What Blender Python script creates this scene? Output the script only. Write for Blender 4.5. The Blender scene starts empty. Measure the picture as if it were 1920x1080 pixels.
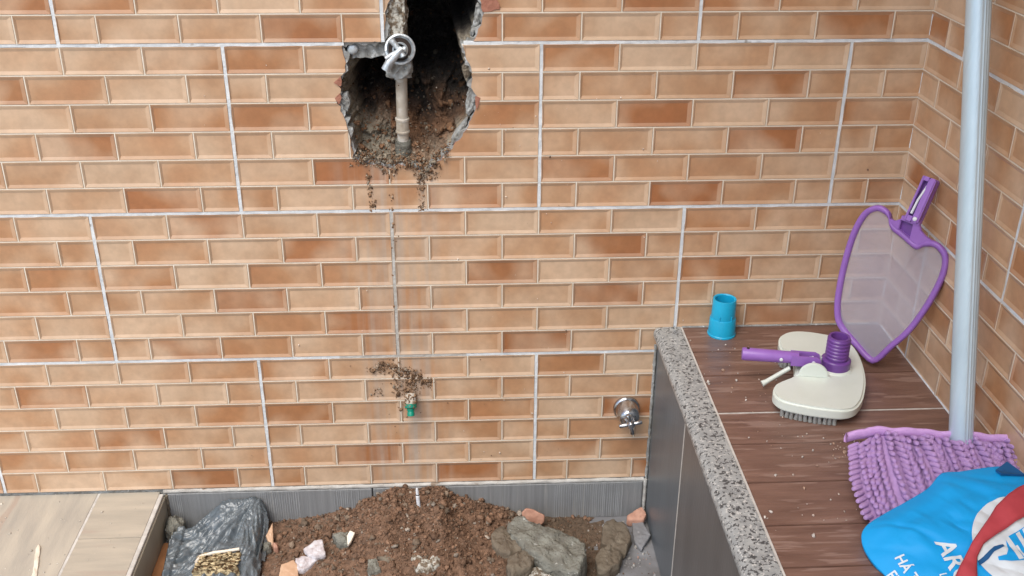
import bpy, bmesh, math, random
import numpy as np
from mathutils import Vector, Matrix, noise, Quaternion
random.seed(7); RNG = np.random.default_rng(7)
S = bpy.context.scene
C = S.collection
R_ = math.radians

# ------------------------------------------------------------------ camera
cam = bpy.data.cameras.new('camera'); camo = bpy.data.objects.new('camera', cam); C.objects.link(camo)
cam.sensor_width = 36.0; cam.lens = 36.0 * 1972.5 / 1920.0
cam.clip_start = 0.02; cam.clip_end = 2000
right = Vector((0.99870869, -0.0505639, 0.00492407)); fwd = Vector((0.04763761, 0.89839264, -0.43660203)); up = Vector((0.01765256, 0.43627281, 0.89964128))
camo.matrix_world = Matrix(((right.x, up.x, -fwd.x, 0.13321), (right.y, up.y, -fwd.y, -1.90408), (right.z, up.z, -fwd.z, 1.39313), (0, 0, 0, 1)))
S.camera = camo
S.render.resolution_x = 1024; S.render.resolution_y = 576

# ------------------------------------------------------------------ light
SUN_EL, SUN_AZ = 57.0, -30.0          # azimuth: degrees left of straight behind the camera
w = bpy.data.worlds.new('World'); S.world = w; w.use_nodes = True
nt = w.node_tree; bg = nt.nodes['Background']
sky = nt.nodes.new('ShaderNodeTexSky'); sky.sky_type = 'NISHITA'; sky.sun_disc = False
sky.sun_elevation = R_(SUN_EL); sky.sun_rotation = R_(180.0 - SUN_AZ) * 1.0
sky.air_density = 1.0; sky.dust_density = 2.0; sky.ozone_density = 1.0
nt.links.new(sky.outputs[0], bg.inputs[0]); bg.inputs[1].default_value = 0.11
sl = bpy.data.lights.new('sun', 'SUN'); so = bpy.data.objects.new('sun', sl); C.objects.link(so)
sl.energy = 1.5; sl.angle = R_(45); sl.color = (1.0, 0.943, 0.84)
dirv = Vector((math.sin(R_(SUN_AZ)) * math.cos(R_(SUN_EL)), -math.cos(R_(SUN_AZ)) * math.cos(R_(SUN_EL)), math.sin(R_(SUN_EL))))
so.rotation_euler = dirv.to_track_quat('Z', 'Y').to_euler()
S.view_settings.view_transform = 'Standard'; S.view_settings.look = 'None'
S.view_settings.exposure = 0.95; S.view_settings.gamma = 1.0

# ------------------------------------------------------------------ materials
def mat(name, c1, c2=None, scale=20.0, rough=0.6, bump=0.0, bscale=80.0, spec=0.5, metal=0.0, detail=4.0,
        stretch=(1, 1, 1), c3=None, s3=60.0, t3=0.6, roughv=0.0, bdist=0.004, contrast=0.2, coord='Object'):
    m = bpy.data.materials.new(name); m.use_nodes = True
    n = m.node_tree.nodes; l = m.node_tree.links; b = n['Principled BSDF']
    b.inputs['Roughness'].default_value = rough; b.inputs['Metallic'].default_value = metal
    b.inputs['Specular IOR Level'].default_value = spec
    tc = n.new('ShaderNodeTexCoord'); mp = n.new('ShaderNodeMapping'); mp.inputs['Scale'].default_value = stretch
    l.new(tc.outputs[coord], mp.inputs[0]); vec = mp.outputs[0]
    if c2 is None: c2 = tuple(x * 0.85 for x in c1)
    t = n.new('ShaderNodeTexNoise'); t.inputs['Scale'].default_value = scale; t.inputs['Detail'].default_value = detail
    l.new(vec, t.inputs['Vector'])
    r = n.new('ShaderNodeValToRGB'); r.color_ramp.elements[0].position = 0.5 - contrast; r.color_ramp.elements[1].position = 0.5 + contrast
    r.color_ramp.elements[0].color = (*c2, 1); r.color_ramp.elements[1].color = (*c1, 1)
    l.new(t.outputs['Fac'], r.inputs[0]); col = r.outputs[0]
    if c3 is not None:
        t2 = n.new('ShaderNodeTexNoise'); t2.inputs['Scale'].default_value = s3; t2.inputs['Detail'].default_value = 3
        l.new(vec, t2.inputs['Vector'])
        r2 = n.new('ShaderNodeValToRGB'); r2.color_ramp.elements[0].position = t3; r2.color_ramp.elements[1].position = t3 + 0.06
        l.new(t2.outputs['Fac'], r2.inputs[0])
        mx = n.new('ShaderNodeMixRGB'); l.new(r2.outputs[0], mx.inputs[0]); l.new(col, mx.inputs[1]); mx.inputs[2].default_value = (*c3, 1); col = mx.outputs[0]
    l.new(col, b.inputs['Base Color'])
    if roughv:
        mr = n.new('ShaderNodeMapRange'); mr.inputs[3].default_value = rough - roughv; mr.inputs[4].default_value = rough + roughv
        l.new(t.outputs['Fac'], mr.inputs[0]); l.new(mr.outputs[0], b.inputs['Roughness'])
    if bump:
        tb = n.new('ShaderNodeTexNoise'); tb.inputs['Scale'].default_value = bscale; tb.inputs['Detail'].default_value = 6
        l.new(vec, tb.inputs['Vector'])
        bp = n.new('ShaderNodeBump'); bp.inputs['Strength'].default_value = bump; bp.inputs['Distance'].default_value = bdist
        l.new(tb.outputs['Fac'], bp.inputs['Height']); l.new(bp.outputs[0], b.inputs['Normal'])
    return m

def brick_mat(name, rim, attr=False):
    """glazed print: the colour of each brick (object colour) with pale blooms and warm edges of its own"""
    m = bpy.data.materials.new(name); m.use_nodes = True
    n = m.node_tree.nodes; l = m.node_tree.links; b = n['Principled BSDF']
    oi = n.new('ShaderNodeObjectInfo'); tc = n.new('ShaderNodeTexCoord')
    add = n.new('ShaderNodeVectorMath'); add.operation = 'ADD'
    cmb = n.new('ShaderNodeCombineXYZ'); ml = n.new('ShaderNodeMath'); ml.operation = 'MULTIPLY'; ml.inputs[1].default_value = 37.0
    l.new(oi.outputs['Random'], ml.inputs[0]); l.new(ml.outputs[0], cmb.inputs[0]); l.new(ml.outputs[0], cmb.inputs[2])
    l.new(tc.outputs['Object'], add.inputs[0]); l.new(cmb.outputs[0], add.inputs[1])
    src = oi.outputs['Color']
    if attr:
        va = n.new('ShaderNodeVertexColor'); va.layer_name = 'tint'; src = va.outputs[0]
    t = n.new('ShaderNodeTexNoise'); t.inputs['Scale'].default_value = 10; t.inputs['Detail'].default_value = 1.2
    l.new(add.outputs[0], t.inputs['Vector'])
    r = n.new('ShaderNodeValToRGB'); r.color_ramp.elements[0].position = 0.44; r.color_ramp.elements[1].position = 0.70
    l.new(t.outputs['Fac'], r.inputs[0])
    sc = n.new('ShaderNodeMath'); sc.operation = 'MULTIPLY'; sc.inputs[1].default_value = 0.68; l.new(r.outputs[0], sc.inputs[0])
    mx0 = n.new('ShaderNodeMixRGB'); l.new(sc.outputs[0], mx0.inputs[0]); l.new(src, mx0.inputs[1]); mx0.inputs[2].default_value = (0.635, 0.470, 0.330, 1)
    r5 = n.new('ShaderNodeValToRGB'); r5.color_ramp.elements[0].position = 0.25; r5.color_ramp.elements[1].position = 0.46; r5.color_ramp.elements[0].color = (0.55, 0.55, 0.55, 1); r5.color_ramp.elements[1].color = (0, 0, 0, 1)
    l.new(t.outputs['Fac'], r5.inputs[0])
    dk = n.new('ShaderNodeMixRGB'); dk.blend_type = 'MULTIPLY'; dk.inputs[0].default_value = 1; l.new(src, dk.inputs[1]); dk.inputs[2].default_value = (0.90, 0.72, 0.60, 1)
    mx1 = n.new('ShaderNodeMixRGB'); l.new(r5.outputs[0], mx1.inputs[0]); l.new(mx0.outputs[0], mx1.inputs[1]); l.new(dk.outputs[0], mx1.inputs[2])
    # dried muddy water film that ran down below the hole, in streaks
    ge = n.new('ShaderNodeNewGeometry'); sp = n.new('ShaderNodeSeparateXYZ'); l.new(ge.outputs['Position'], sp.inputs[0])
    def mth(op, a, b=None):
        q = n.new('ShaderNodeMath'); q.operation = op; q.use_clamp = False
        for k_, v_ in enumerate((a, b)):
            if v_ is None: continue
            if isinstance(v_, (int, float)): q.inputs[k_].default_value = v_
            else: l.new(v_, q.inputs[k_])
        return q.outputs[0]
    mpz = n.new('ShaderNodeMapping'); mpz.inputs['Scale'].default_value = (55, 1, 2.2); l.new(ge.outputs['Position'], mpz.inputs[0])
    ts = n.new('ShaderNodeTexNoise'); ts.inputs['Scale'].default_value = 1.0; ts.inputs['Detail'].default_value = 4; l.new(mpz.outputs[0], ts.inputs['Vector'])
    rs_ = n.new('ShaderNodeMapRange'); rs_.inputs[1].default_value = 0.40; rs_.inputs[2].default_value = 0.66; l.new(ts.outputs['Fac'], rs_.inputs[0])
    wx = mth('SUBTRACT', 1.0, mth('DIVIDE', mth('ABSOLUTE', mth('SUBTRACT', sp.outputs[0], 0.01)), 0.13)); wx = mth('MAXIMUM', wx, 0.0)
    wz = mth('MINIMUM', mth('MAXIMUM', mth('DIVIDE', mth('SUBTRACT', 0.76, sp.outputs[2]), 0.03), 0.0), 1.0)
    yb = mth('LESS_THAN', mth('ABSOLUTE', sp.outputs[1]), 0.03)
    film = mth('MULTIPLY', mth('MULTIPLY', mth('MULTIPLY', wx, wz), yb), rs_.outputs[0]); film = mth('MULTIPLY', film, 0.95)
    mx = n.new('ShaderNodeMixRGB'); l.new(film, mx.inputs[0]); l.new(mx1.outputs[0], mx.inputs[1]); mx.inputs[2].default_value = (0.44, 0.365, 0.30, 1)
    t2 = n.new('ShaderNodeTexNoise'); t2.inputs['Scale'].default_value = 70; t2.inputs['Detail'].default_value = 5
    l.new(add.outputs[0], t2.inputs['Vector'])
    mr = n.new('ShaderNodeMapRange'); mr.inputs[1].default_value = 0.3; mr.inputs[2].default_value = 0.7; mr.inputs[3].default_value = 0.91; mr.inputs[4].default_value = 1.07
    l.new(t2.outputs['Fac'], mr.inputs[0])
    mu = n.new('ShaderNodeMixRGB'); mu.blend_type = 'MULTIPLY'; mu.inputs[0].default_value = 1; l.new(mx.outputs[0], mu.inputs[1]); l.new(mr.outputs[0], mu.inputs[2])
    col = mu.outputs[0]
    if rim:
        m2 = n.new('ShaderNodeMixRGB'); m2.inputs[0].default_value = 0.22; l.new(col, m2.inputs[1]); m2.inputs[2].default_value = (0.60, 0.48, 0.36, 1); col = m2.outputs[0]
    l.new(col, b.inputs['Base Color'])
    b.inputs['Roughness'].default_value = 0.33; b.inputs['Specular IOR Level'].default_value = 0.45
    bp = n.new('ShaderNodeBump'); bp.inputs['Strength'].default_value = 0.12; bp.inputs['Distance'].default_value = 0.002
    l.new(t2.outputs['Fac'], bp.inputs['Height']); l.new(bp.outputs[0], b.inputs['Normal'])
    return m

def attr_mat(name, rough=0.9, bump=0.5, bscale=260.0, bdist=0.004, spec=0.25, var=0.35, vs=90):
    m = bpy.data.materials.new(name); m.use_nodes = True
    n = m.node_tree.nodes; l = m.node_tree.links; b = n['Principled BSDF']
    va = n.new('ShaderNodeVertexColor'); va.layer_name = 'tint'
    tc = n.new('ShaderNodeTexCoord')
    t = n.new('ShaderNodeTexNoise'); t.inputs['Scale'].default_value = vs; t.inputs['Detail'].default_value = 6; l.new(tc.outputs['Object'], t.inputs['Vector'])
    mr = n.new('ShaderNodeMapRange'); mr.inputs[1].default_value = 0.3; mr.inputs[2].default_value = 0.7; mr.inputs[3].default_value = 1 - var; mr.inputs[4].default_value = 1 + var
    l.new(t.outputs['Fac'], mr.inputs[0])
    mu = n.new('ShaderNodeMixRGB'); mu.blend_type = 'MULTIPLY'; mu.inputs[0].default_value = 1; l.new(va.outputs[0], mu.inputs[1]); l.new(mr.outputs[0], mu.inputs[2])
    l.new(mu.outputs[0], b.inputs['Base Color']); b.inputs['Roughness'].default_value = rough; b.inputs['Specular IOR Level'].default_value = spec
    tb = n.new('ShaderNodeTexNoise'); tb.inputs['Scale'].default_value = bscale; tb.inputs['Detail'].default_value = 5; l.new(tc.outputs['Object'], tb.inputs['Vector'])
    bp = n.new('ShaderNodeBump'); bp.inputs['Strength'].default_value = bump; bp.inputs['Distance'].default_value = bdist
    l.new(tb.outputs['Fac'], bp.inputs['Height']); l.new(bp.outputs[0], b.inputs['Normal'])
    return m

M = {}
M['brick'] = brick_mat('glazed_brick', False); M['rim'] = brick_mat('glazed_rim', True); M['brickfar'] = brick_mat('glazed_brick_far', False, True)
M['slab'] = mat('tile_joint', (0.84, 0.77, 0.66), (0.72, 0.64, 0.52), 30, 0.5, 0.1, 200)
M['grout'] = mat('white_grout', (0.74, 0.77, 0.79), (0.55, 0.59, 0.62), 40, 0.85, 0.4, 150, 0.3, c3=(0.30, 0.28, 0.25), s3=25, t3=0.68)
M['clay'] = mat('broken_clay', (0.42, 0.20, 0.14), (0.30, 0.13, 0.09), 90, 0.9, 0.4, 200, 0.2)
M['mortar'] = mat('grey_mortar', (0.40, 0.42, 0.42), (0.23, 0.22, 0.20), 60, 0.95, 0.9, 120, 0.2, c3=(0.55, 0.57, 0.57), s3=90, t3=0.62)
M['cavity'] = attr_mat('dug_earth', 0.95, 0.8, 170, 0.008)
M['soil'] = attr_mat('loose_soil', 0.95, 0.8, 300, 0.005)
M['chrome'] = mat('worn_chrome', (0.62, 0.63, 0.65), (0.38, 0.38, 0.40), 60, 0.22, 0.15, 150, 0.5, 1.0, roughv=0.1)
M['dullchrome'] = mat('mortar_spattered_chrome', (0.66, 0.72, 0.76), (0.40, 0.44, 0.47), 70, 0.42, 0.5, 120, 0.5, 0.6, roughv=0.15, c3=(0.5, 0.5, 0.48), s3=60, t3=0.6)
M['pipe'] = mat('mortar_stained_pvc', (0.56, 0.52, 0.45), (0.36, 0.30, 0.23), 40, 0.7, 0.3, 120, c3=(0.55, 0.52, 0.47), s3=50, t3=0.55)
M['green'] = mat('green_plastic', (0.0, 0.26, 0.17), (0.0, 0.18, 0.12), 60, 0.35)
M['skirt'] = mat('slate_tile', (0.265, 0.272, 0.275), (0.195, 0.20, 0.205), 9, 0.42, 0.25, 60, 0.4, stretch=(14, 1, 0.35), c3=(0.30, 0.30, 0.29), s3=10, t3=0.6)
M['comb'] = mat('slate_comb', (0.38, 0.39, 0.40), (0.25, 0.26, 0.27), 20, 0.5, 0.2, 90)
M['bead'] = mat('dirty_mortar_bead', (0.56, 0.55, 0.52), (0.38, 0.36, 0.33), 30, 0.9, 0.6, 120, 0.2, c3=(0.28, 0.22, 0.17), s3=22, t3=0.64)
M['bench_side'] = mat('slate_side_tile', (0.130, 0.146, 0.160), (0.112, 0.124, 0.136), 6, 0.38, 0.12, 60, 0.4, stretch=(1, 3, 0.5))
M['bench_side2'] = mat('brown_slate_side_tile', (0.140, 0.134, 0.132), (0.118, 0.112, 0.110), 6, 0.38, 0.12, 60, 0.4, stretch=(1, 3, 0.5))
M['floor'] = mat('grey_wood_look_tile', (0.50, 0.455, 0.375), (0.36, 0.335, 0.29), 5, 0.38, 0.12, 70, 0.5, stretch=(7, 1.2, 1), c3=(0.40, 0.33, 0.27), s3=3, t3=0.58, roughv=0.08)
M['floor2'] = mat('grey_wood_look_tile_across', (0.48, 0.43, 0.35), (0.36, 0.33, 0.275), 5, 0.38, 0.12, 70, 0.5, stretch=(1.2, 8, 1), c3=(0.40, 0.34, 0.28), s3=3, t3=0.6, roughv=0.08)
M['nosing'] = mat('step_riser', (0.42, 0.39, 0.31), (0.33, 0.30, 0.24), 12, 0.55, 0.1, 90)
M['wood'] = mat('brown_wood_look_tile', (0.225, 0.130, 0.098), (0.140, 0.077, 0.058), 7, 0.3, 0.25, 40, 0.5, stretch=(1.3, 11, 1), c3=(0.26, 0.168, 0.135), s3=9, t3=0.57, roughv=0.06)
M['caulk'] = mat('white_caulk', (0.62, 0.60, 0.56), (0.45, 0.43, 0.40), 60, 0.7)
M['darkgap'] = mat('dark_gap', (0.03, 0.02, 0.016), None, 40, 0.9)
M['concrete'] = mat('rough_concrete', (0.25, 0.25, 0.215), (0.15, 0.142, 0.12), 35, 0.95, 1.0, 110, 0.2, c3=(0.40, 0.40, 0.37), s3=120, t3=0.66, bdist=0.008)
M['concrete2'] = mat('muddy_concrete', (0.20, 0.17, 0.13), (0.125, 0.098, 0.072), 40, 0.95, 0.8, 110, 0.2, c3=(0.24, 0.21, 0.17), s3=110, t3=0.66, bdist=0.006)
M['speckled'] = mat('speckled_mortar', (0.50, 0.49, 0.44), (0.18, 0.14, 0.10), 110, 0.95, 1.0, 140, 0.2, contrast=0.06, bdist=0.006)
M['whiteshard'] = mat('white_mortar_face', (0.66, 0.65, 0.68), (0.42, 0.36, 0.36), 90, 0.85, 0.6, 130, 0.3)
M['pinkshard'] = mat('pink_clay_tile_back', (0.52, 0.30, 0.22), (0.40, 0.21, 0.15), 60, 0.85, 0.3, 120, 0.3)
M['peach'] = mat('peach_glaze_shard', (0.62, 0.42, 0.28), (0.52, 0.32, 0.20), 40, 0.4, 0.1, 80)
M['fibre'] = mat('straw_coloured_crust', (0.62, 0.50, 0.30), (0.10, 0.065, 0.035), 75, 0.9, 1.0, 90, 0.2, contrast=0.08, bdist=0.01)
M['pitfloor'] = mat('dusty_grey_tile', (0.24, 0.245, 0.26), (0.14, 0.135, 0.135), 18, 0.7, 0.4, 90, 0.4, c3=(0.34, 0.34, 0.35), s3=70, t3=0.66)
M['terracotta'] = mat('terracotta_strip', (0.42, 0.19, 0.075), (0.30, 0.13, 0.05), 25, 0.8, 0.2, 90)
M['plastic'] = mat('dark_plastic_film', (0.130, 0.158, 0.178), (0.092, 0.114, 0.132), 30, 0.27, 0.35, 90, 0.75, roughv=0.1, bdist=0.006, c3=(0.13, 0.14, 0.14), s3=22, t3=0.62)
M['cyan'] = mat('cyan_pvc', (0.01, 0.42, 0.68), (0.008, 0.36, 0.60), 30, 0.38, 0.03, 80)
M['purple'] = mat('purple_plastic', (0.31, 0.145, 0.49), (0.27, 0.12, 0.44), 30, 0.36, 0.04, 120)
M['purple2'] = mat('deep_purple_plastic', (0.17, 0.06, 0.30), (0.14, 0.05, 0.25), 30, 0.34, 0.04, 120)
M['offwhite'] = mat('off_white_plastic', (0.70, 0.75, 0.69), (0.63, 0.68, 0.61), 14, 0.42, 0.06, 60, c3=(0.50, 0.48, 0.40), s3=26, t3=0.70)
M['whiteplastic'] = mat('white_plastic', (0.72, 0.74, 0.78), (0.64, 0.66, 0.70), 30, 0.35)
M['bristle'] = mat('grey_bristle', (0.36, 0.37, 0.35), (0.22, 0.22, 0.21), 80, 0.8)
M['mop'] = mat('lilac_chenille', (0.57, 0.37, 0.67), (0.47, 0.295, 0.57), 60, 1.0, 1.0, 900, 0.15, bdist=0.002)
M['mophem'] = mat('lilac_hem_cloth', (0.62, 0.38, 0.70), (0.54, 0.32, 0.62), 80, 0.9, 0.4, 400, 0.2)
M['bagblue'] = mat('blue_nonwoven', (0.004, 0.34, 0.76), (0.003, 0.31, 0.71), 22, 0.55, 0.12, 700, 0.35, bdist=0.001)
M['bagdark'] = mat('dark_blue_print_and_shade', (0.004, 0.09, 0.25), None, 40, 0.6)  # printed swoosh; also paints the shade in the bag's mouth
M['print'] = mat('white_print', (0.66, 0.72, 0.76), (0.60, 0.66, 0.70), 40, 0.6)
M['strap'] = mat('red_webbing', (0.50, 0.07, 0.085), (0.43, 0.055, 0.07), 40, 0.75, 0.25, 900, 0.25, bdist=0.001)
M['ground'] = mat('yard_concrete', (0.33, 0.32, 0.30), (0.24, 0.23, 0.21), 2, 0.9, 0.3, 40)

def granite():
    m = mat('speckled_granite', (0.39, 0.405, 0.40), (0.25, 0.262, 0.265), 60, 0.30, 0.03, 100)
    n = m.node_tree.nodes; l = m.node_tree.links; b = n['Principled BSDF']
    base = b.inputs['Base Color'].links[0].from_socket
    tc = n.new('ShaderNodeTexCoord'); t = n.new('ShaderNodeTexNoise'); t.inputs['Scale'].default_value = 170; t.inputs['Detail'].default_value = 2.5; t.inputs['Roughness'].default_value = 0.6
    l.new(tc.outputs['Object'], t.inputs['Vector'])
    r = n.new('ShaderNodeValToRGB'); r.color_ramp.elements[0].position = 0.54; r.color_ramp.elements[1].position = 0.585; l.new(t.outputs['Fac'], r.inputs[0])
    mx = n.new('ShaderNodeMixRGB'); l.new(r.outputs[0], mx.inputs[0]); l.new(base, mx.inputs[1]); mx.inputs[2].default_value = (0.065, 0.068, 0.072, 1)
    t2 = n.new('ShaderNodeTexNoise'); t2.inputs['Scale'].default_value = 200; t2.inputs['Detail'].default_value = 2; l.new(tc.outputs['Object'], t2.inputs['Vector'])
    r2 = n.new('ShaderNodeValToRGB'); r2.color_ramp.elements[0].position = 0.60; r2.color_ramp.elements[1].position = 0.66; l.new(t2.outputs['Fac'], r2.inputs[0])
    m2 = n.new('ShaderNodeMixRGB'); l.new(r2.outputs[0], m2.inputs[0]); l.new(mx.outputs[0], m2.inputs[1]); m2.inputs[2].default_value = (0.54, 0.54, 0.52, 1)
    l.new(m2.outputs[0], b.inputs['Base Color'])
    return m
M['granite'] = granite()

def alu():
    m = mat('brushed_aluminium', (0.60, 0.73, 0.80), (0.50, 0.62, 0.69), 30, 0.36, 0.1, 200, 0.5, 0.30, stretch=(1, 1, 0.06))
    return m
M['alu'] = alu()

def net():
    m = bpy.data.materials.new('fine_grey_netting'); m.use_nodes = True
    n = m.node_tree.nodes; l = m.node_tree.links; b = n['Principled BSDF']
    b.inputs['Base Color'].default_value = (0.52, 0.51, 0.60, 1); b.inputs['Roughness'].default_value = 0.8
    tr = n.new('ShaderNodeBsdfTransparent'); mx = n.new('ShaderNodeMixShader')
    tc = n.new('ShaderNodeTexCoord'); t = n.new('ShaderNodeTexNoise'); t.inputs['Scale'].default_value = 9; t.inputs['Detail'].default_value = 3
    l.new(tc.outputs['Object'], t.inputs['Vector'])
    mr = n.new('ShaderNodeMapRange'); mr.inputs[3].default_value = 0.34; mr.inputs[4].default_value = 0.58; l.new(t.outputs['Fac'], mr.inputs[0])
    l.new(mr.outputs[0], mx.inputs[0]); l.new(tr.outputs[0], mx.inputs[1]); l.new(b.outputs[0], mx.inputs[2])
    l.new(mx.outputs[0], n['Material Output'].inputs['Surface'])
    return m
M['net'] = net()

# ------------------------------------------------------------------ helpers
def link(name, me, parent=None, m=None, loc=None):
    if m is not None and len(me.materials) == 0:
        for q in (m if isinstance(m, (list, tuple)) else [m]): me.materials.append(M[q] if isinstance(q, str) else q)
    o = bpy.data.objects.new(name, me); C.objects.link(o)
    if parent is not None: o.parent = parent
    if loc is not None: o.location = loc
    return o
def pydata(name, v, f, smooth=False):
    me = bpy.data.meshes.new(name); me.from_pydata([tuple(p) for p in v], [], f); me.update()
    if smooth:
        me.polygons.foreach_set('use_smooth', [True] * len(me.polygons))
    return me
def frombm(name, bm, smooth=False):
    bmesh.ops.recalc_face_normals(bm, faces=bm.faces)
    me = bpy.data.meshes.new(name); bm.to_mesh(me); bm.free()
    if smooth: me.polygons.foreach_set('use_smooth', [True] * len(me.polygons))
    return me
def thing(name, label, cat, loc=(0, 0, 0), group=None, rotz=0.0):
    o = bpy.data.objects.new(name, None); C.objects.link(o); o.location = loc; o.rotation_euler = (0, 0, rotz)
    o.empty_display_size = 0.05
    return tag(o, label, cat, group)
def tag(o, label, cat, group=None):
    o['label'] = label; o['category'] = cat
    if group: o['group'] = group
    return o
def box_bm(x0, x1, y0, y1, z0, z1, bev=0.0, seg=2):
    bm = bmesh.new(); bmesh.ops.create_cube(bm, size=1)
    for v in bm.verts: v.co = ((x0 + x1) / 2 + v.co.x * (x1 - x0), (y0 + y1) / 2 + v.co.y * (y1 - y0), (z0 + z1) / 2 + v.co.z * (z1 - z0))
    if bev: bmesh.ops.bevel(bm, geom=bm.edges[:], offset=bev, segments=seg, affect='EDGES')
    return bm
def box(name, x0, x1, y0, y1, z0, z1, m, parent=None, bev=0.0):
    return link(name, frombm(name, box_bm(x0, x1, y0, y1, z0, z1, bev)), parent, m)
def lathe(name, prof, m, parent=None, seg=40, loc=(0, 0, 0), axis=(0, 0, 1), smooth=True, closed=False):
    """prof: list of (radius, height along axis)"""
    v, f = [], []
    for r, h in prof:
        for k in range(seg):
            a = 2 * math.pi * k / seg; v.append((r * math.cos(a), r * math.sin(a), h))
    n = len(prof)
    for i in range(n - 1 + (1 if closed else 0)):
        j = (i + 1) % n
        for k in range(seg): f.append((i * seg + k, i * seg + (k + 1) % seg, j * seg + (k + 1) % seg, j * seg + k))
    if not closed:
        if prof[0][0] > 1e-6: f.append(tuple(reversed(range(seg))))
        if prof[-1][0] > 1e-6: f.append(tuple((n - 1) * seg + k for k in range(seg)))
    q = Vector((0, 0, 1)).rotation_difference(Vector(axis).normalized()).to_matrix()
    me = pydata(name, [q @ Vector(p) + Vector(loc) for p in v], f)
    bm = bmesh.new(); bm.from_mesh(me); bmesh.ops.remove_doubles(bm, verts=bm.verts, dist=1e-6); bmesh.ops.recalc_face_normals(bm, faces=bm.faces)
    if smooth:
        for fc in bm.faces: fc.smooth = True
        for e in bm.edges:
            if len(e.link_faces) == 2 and e.calc_face_angle(0) > R_(38): e.smooth = False
    bm.to_mesh(me); bm.free()
    return link(name, me, parent, m)
def tube(name, pts, rad, m, parent=None, seg=14, closed=False, prof=None, smooth=True):
    """sweep; prof: optional list of (a,b) offsets (side, normal) instead of a circle, rad may be a list"""
    pts = [Vector(p) for p in pts]; n = len(pts); v, f = [], []
    up0 = Vector((0, 0, 1))
    ns = len(prof) if prof else seg; prev = None
    for i, p in enumerate(pts):
        a = pts[(i - 1) % n] if (closed or i > 0) else p; b = pts[(i + 1) % n] if (closed or i < n - 1) else p
        t = (b - a).normalized()
        if prev is None:
            u = t.cross(up0) if abs(t.dot(up0)) < 0.95 else t.cross(Vector((1, 0, 0)))
            u.normalize()
        else: u = (prev - t * prev.dot(t)).normalized()
        prev = u; w_ = t.cross(u).normalized(); r = rad[i] if isinstance(rad, (list, tuple)) else rad
        for k in range(ns):
            if prof: o = u * prof[k][0] * r + w_ * prof[k][1] * r
            else:
                an = 2 * math.pi * k / ns; o = u * math.cos(an) * r + w_ * math.sin(an) * r
            v.append(p + o)
    for i in range(n if closed else n - 1):
        j = (i + 1) % n
        for k in range(ns): f.append((i * ns + k, i * ns + (k + 1) % ns, j * ns + (k + 1) % ns, j * ns + k))
    if not closed:
        f.append(tuple(reversed(range(ns)))); f.append(tuple((n - 1) * ns + k for k in range(ns)))
    me = pydata(name, v, f); bm = bmesh.new(); bm.from_mesh(me); bmesh.ops.recalc_face_normals(bm, faces=bm.faces)
    if smooth:
        for fc in bm.faces: fc.smooth = len(fc.verts) == 4
        for e in bm.edges:
            if len(e.link_faces) == 2 and e.calc_face_angle(0) > R_(45): e.smooth = False
    bm.to_mesh(me); bm.free()
    return link(name, me, parent, m)
def smooth_loop(p, n=4):
    """Catmull-Rom resample of a closed loop"""
    p = [np.array(q, float) for q in p]; out = []
    for i in range(len(p)):
        a, b, c, d = p[i - 1], p[i], p[(i + 1) % len(p)], p[(i + 2) % len(p)]
        for k in range(n):
            t = k / n; out.append(0.5 * ((2 * b) + (-a + c) * t + (2 * a - 5 * b + 4 * c - d) * t * t + (-a + 3 * b - 3 * c + d) * t ** 3))
    return out
def resample(p, n):
    p = np.array(p, float); q = np.vstack([p, p[:1]]); s = np.r_[0, np.cumsum(np.linalg.norm(np.diff(q, axis=0), axis=1))]
    u = np.linspace(0, s[-1], n, endpoint=False)
    return np.c_[np.interp(u, s, q[:, 0]), np.interp(u, s, q[:, 1])]
def prism(name, poly, h0, h1, m, parent=None, frame=None, bev=0.0, smooth=False, seg=3):
    """extrude a 2-D outline from h0 to h1; frame=(origin, e1, e2, n)"""
    if frame is None: frame = (Vector((0, 0, 0)), Vector((1, 0, 0)), Vector((0, 1, 0)), Vector((0, 0, 1)))
    o, e1, e2, n_ = [Vector(q) for q in frame]
    bm = bmesh.new(); vs = [bm.verts.new(o + e1 * float(a) + e2 * float(b) + n_ * h0) for a, b in poly]
    fc = bm.faces.new(vs); r = bmesh.ops.extrude_face_region(bm, geom=[fc])
    nv = [q for q in r['geom'] if isinstance(q, bmesh.types.BMVert)]
    bmesh.ops.translate(bm, verts=nv, vec=n_ * (h1 - h0))
    bmesh.ops.recalc_face_normals(bm, faces=bm.faces)
    if bev:
        ed = [e for e in bm.edges if len(e.link_faces) == 2 and any(len(f.verts) > 4 or len(poly) == 4 for f in e.link_faces) and e.calc_face_angle(0) > 0.6]
        bmesh.ops.bevel(bm, geom=ed, offset=bev, segments=seg, affect='EDGES')
    me = frombm(name, bm)
    if smooth:
        bm = bmesh.new(); bm.from_mesh(me)
        for f in bm.faces: f.smooth = True
        for e in bm.edges:
            if len(e.link_faces) == 2 and e.calc_face_angle(0) > R_(40): e.smooth = False
        bm.to_mesh(me); bm.free()
    return link(name, me, parent, m)
def set_tint(me, cols):
    a = me.color_attributes.new('tint', 'FLOAT_COLOR', 'POINT')
    c = np.ones((len(me.vertices), 4), np.float32); c[:, :3] = cols; a.data.foreach_set('color', c.ravel())
def fbm(x, y, z, o=4): return noise.fractal(Vector((x, y, z)), 1.0, 2.0, o)
def inside(px, py, poly):
    poly = np.array(poly); x0, y0 = poly[:, 0], poly[:, 1]; x1, y1 = np.roll(x0, -1), np.roll(y0, -1)
    X = np.asarray(px)[..., None]; Y = np.asarray(py)[..., None]
    c = ((y0 > Y) != (y1 > Y)) & (X < (x1 - x0) * (Y - y0) / (y1 - y0 + 1e-12) + x0)
    return c.sum(-1) % 2 == 1
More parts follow.
